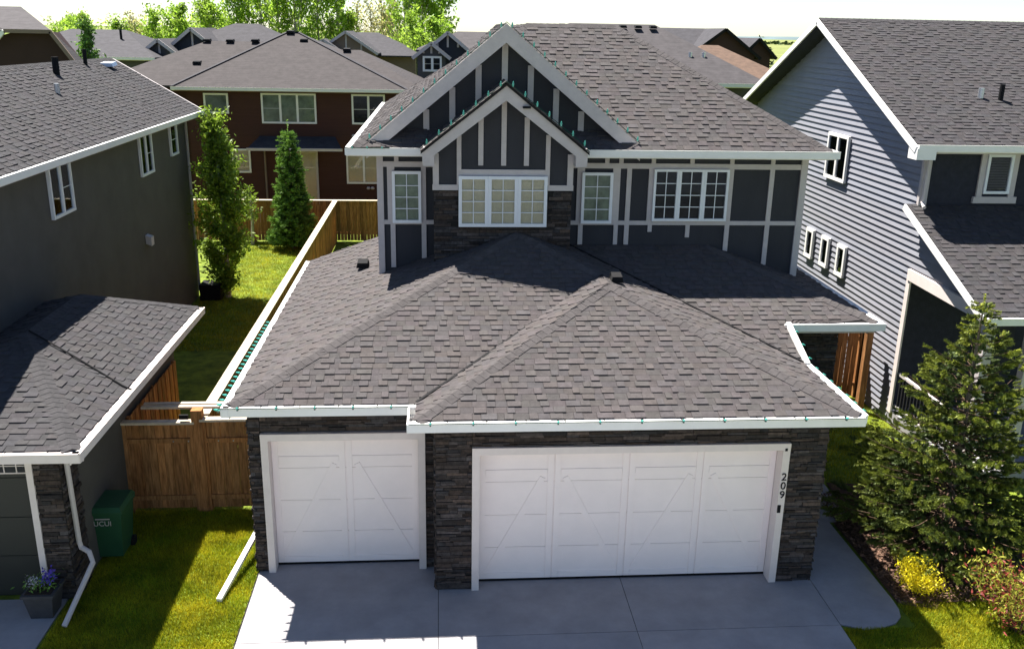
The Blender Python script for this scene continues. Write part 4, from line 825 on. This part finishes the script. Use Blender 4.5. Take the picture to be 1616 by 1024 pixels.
def clump(name, label, cat, x, y, r, h, n, size, mat, mats=None, stems=14):
    t = thing(name, label, cat, (x, y, 0)); b = MB(); C = []
    for i in range(stems):
        a = rng.uniform(0, 6.28); q = rng.uniform(.2, 1)**.6; p = np.array((x+math.cos(a)*r*q, y+math.sin(a)*r*q, h*(1.05-.45*q)*rng.uniform(.75, 1.1))); b.tube([(x+math.cos(a)*.05, y+math.sin(a)*.05, -.02), tuple(np.array((x, y, 0))*.4+p*.6), tuple(p)], .009, 4, .003)
        m_ = n//stems; s = rng.uniform(.35, 1.03, m_)[:, None]; C.append(np.array((x, y, 0))*(1-s)+p*s+rng.normal(0, r*.13, (m_, 3)))
    b.build('stem', 'twig', t); C = np.concatenate(C); C[:, 2] = np.abs(C[:, 2])+.01
    if mats:
        pick = rng.random(len(C)) < .4
        tri_cloud('foliage', leafcloud(C[~pick], size), mat, t, rng.uniform(.6, 1.6, int((~pick).sum())), 4); tri_cloud('red_foliage', leafcloud(C[pick], size), mats, t, rng.uniform(.6, 1.6, int(pick.sum())), 4)
    else: tri_cloud('foliage', leafcloud(C, size), mat, t, rng.uniform(.65, 1.4, len(C)), 4)
clump('shrub', 'small golden yellow shrub in the mulch beside the walkway', 'shrub', 8.08, 13.1, .42, .62, 3200, .03, 'gold', stems=40)
clump('shrub', 'low pale yellow-green shrub tucked behind the golden one', 'shrub', 8.2, 13.95, .2, .3, 400, .03, 'green', stems=12)
clump('shrub', 'loose shrub with red and yellow-green leaves at the lawn edge', 'shrub', 9.2, 11.95, .85, 1.4, 2600, .045, 'green', 'redleaf', 30)
clump('shrub', 'bright green low shrub beside the wall of the blue-grey house', 'shrub', 10.4, 17.6, .6, .6, 1200, .05, 'aspen', stems=22)
# a far belt of trees at the field's edge
n = 900; C = np.stack([rng.uniform(150, 1100, n), rng.uniform(1300, 1420, n), rng.uniform(0, 4, n)], 1); tri_cloud('far_woodland', leafcloud(C, 3., flat=1.6), 'fartree', None, rng.uniform(.7, 1.3, n), 4, 'stuff')
t = thing('bush', 'round bush at the edge of the yellow field', 'bush', (27.5, 80, 0)); n = 500; C = np.stack([rng.normal(27.5, .6, n), rng.normal(80, .6, n), np.abs(rng.normal(6.2, 1.0, n))], 1); tri_cloud('foliage', leafcloud(C, .22), 'fartree', t, rng.uniform(.7, 1.8, n), 4); MB().tube([(27.5, 80, 0), (27.5, 80, 6.0)], .14, 6).build('trunk', 'bark', t)
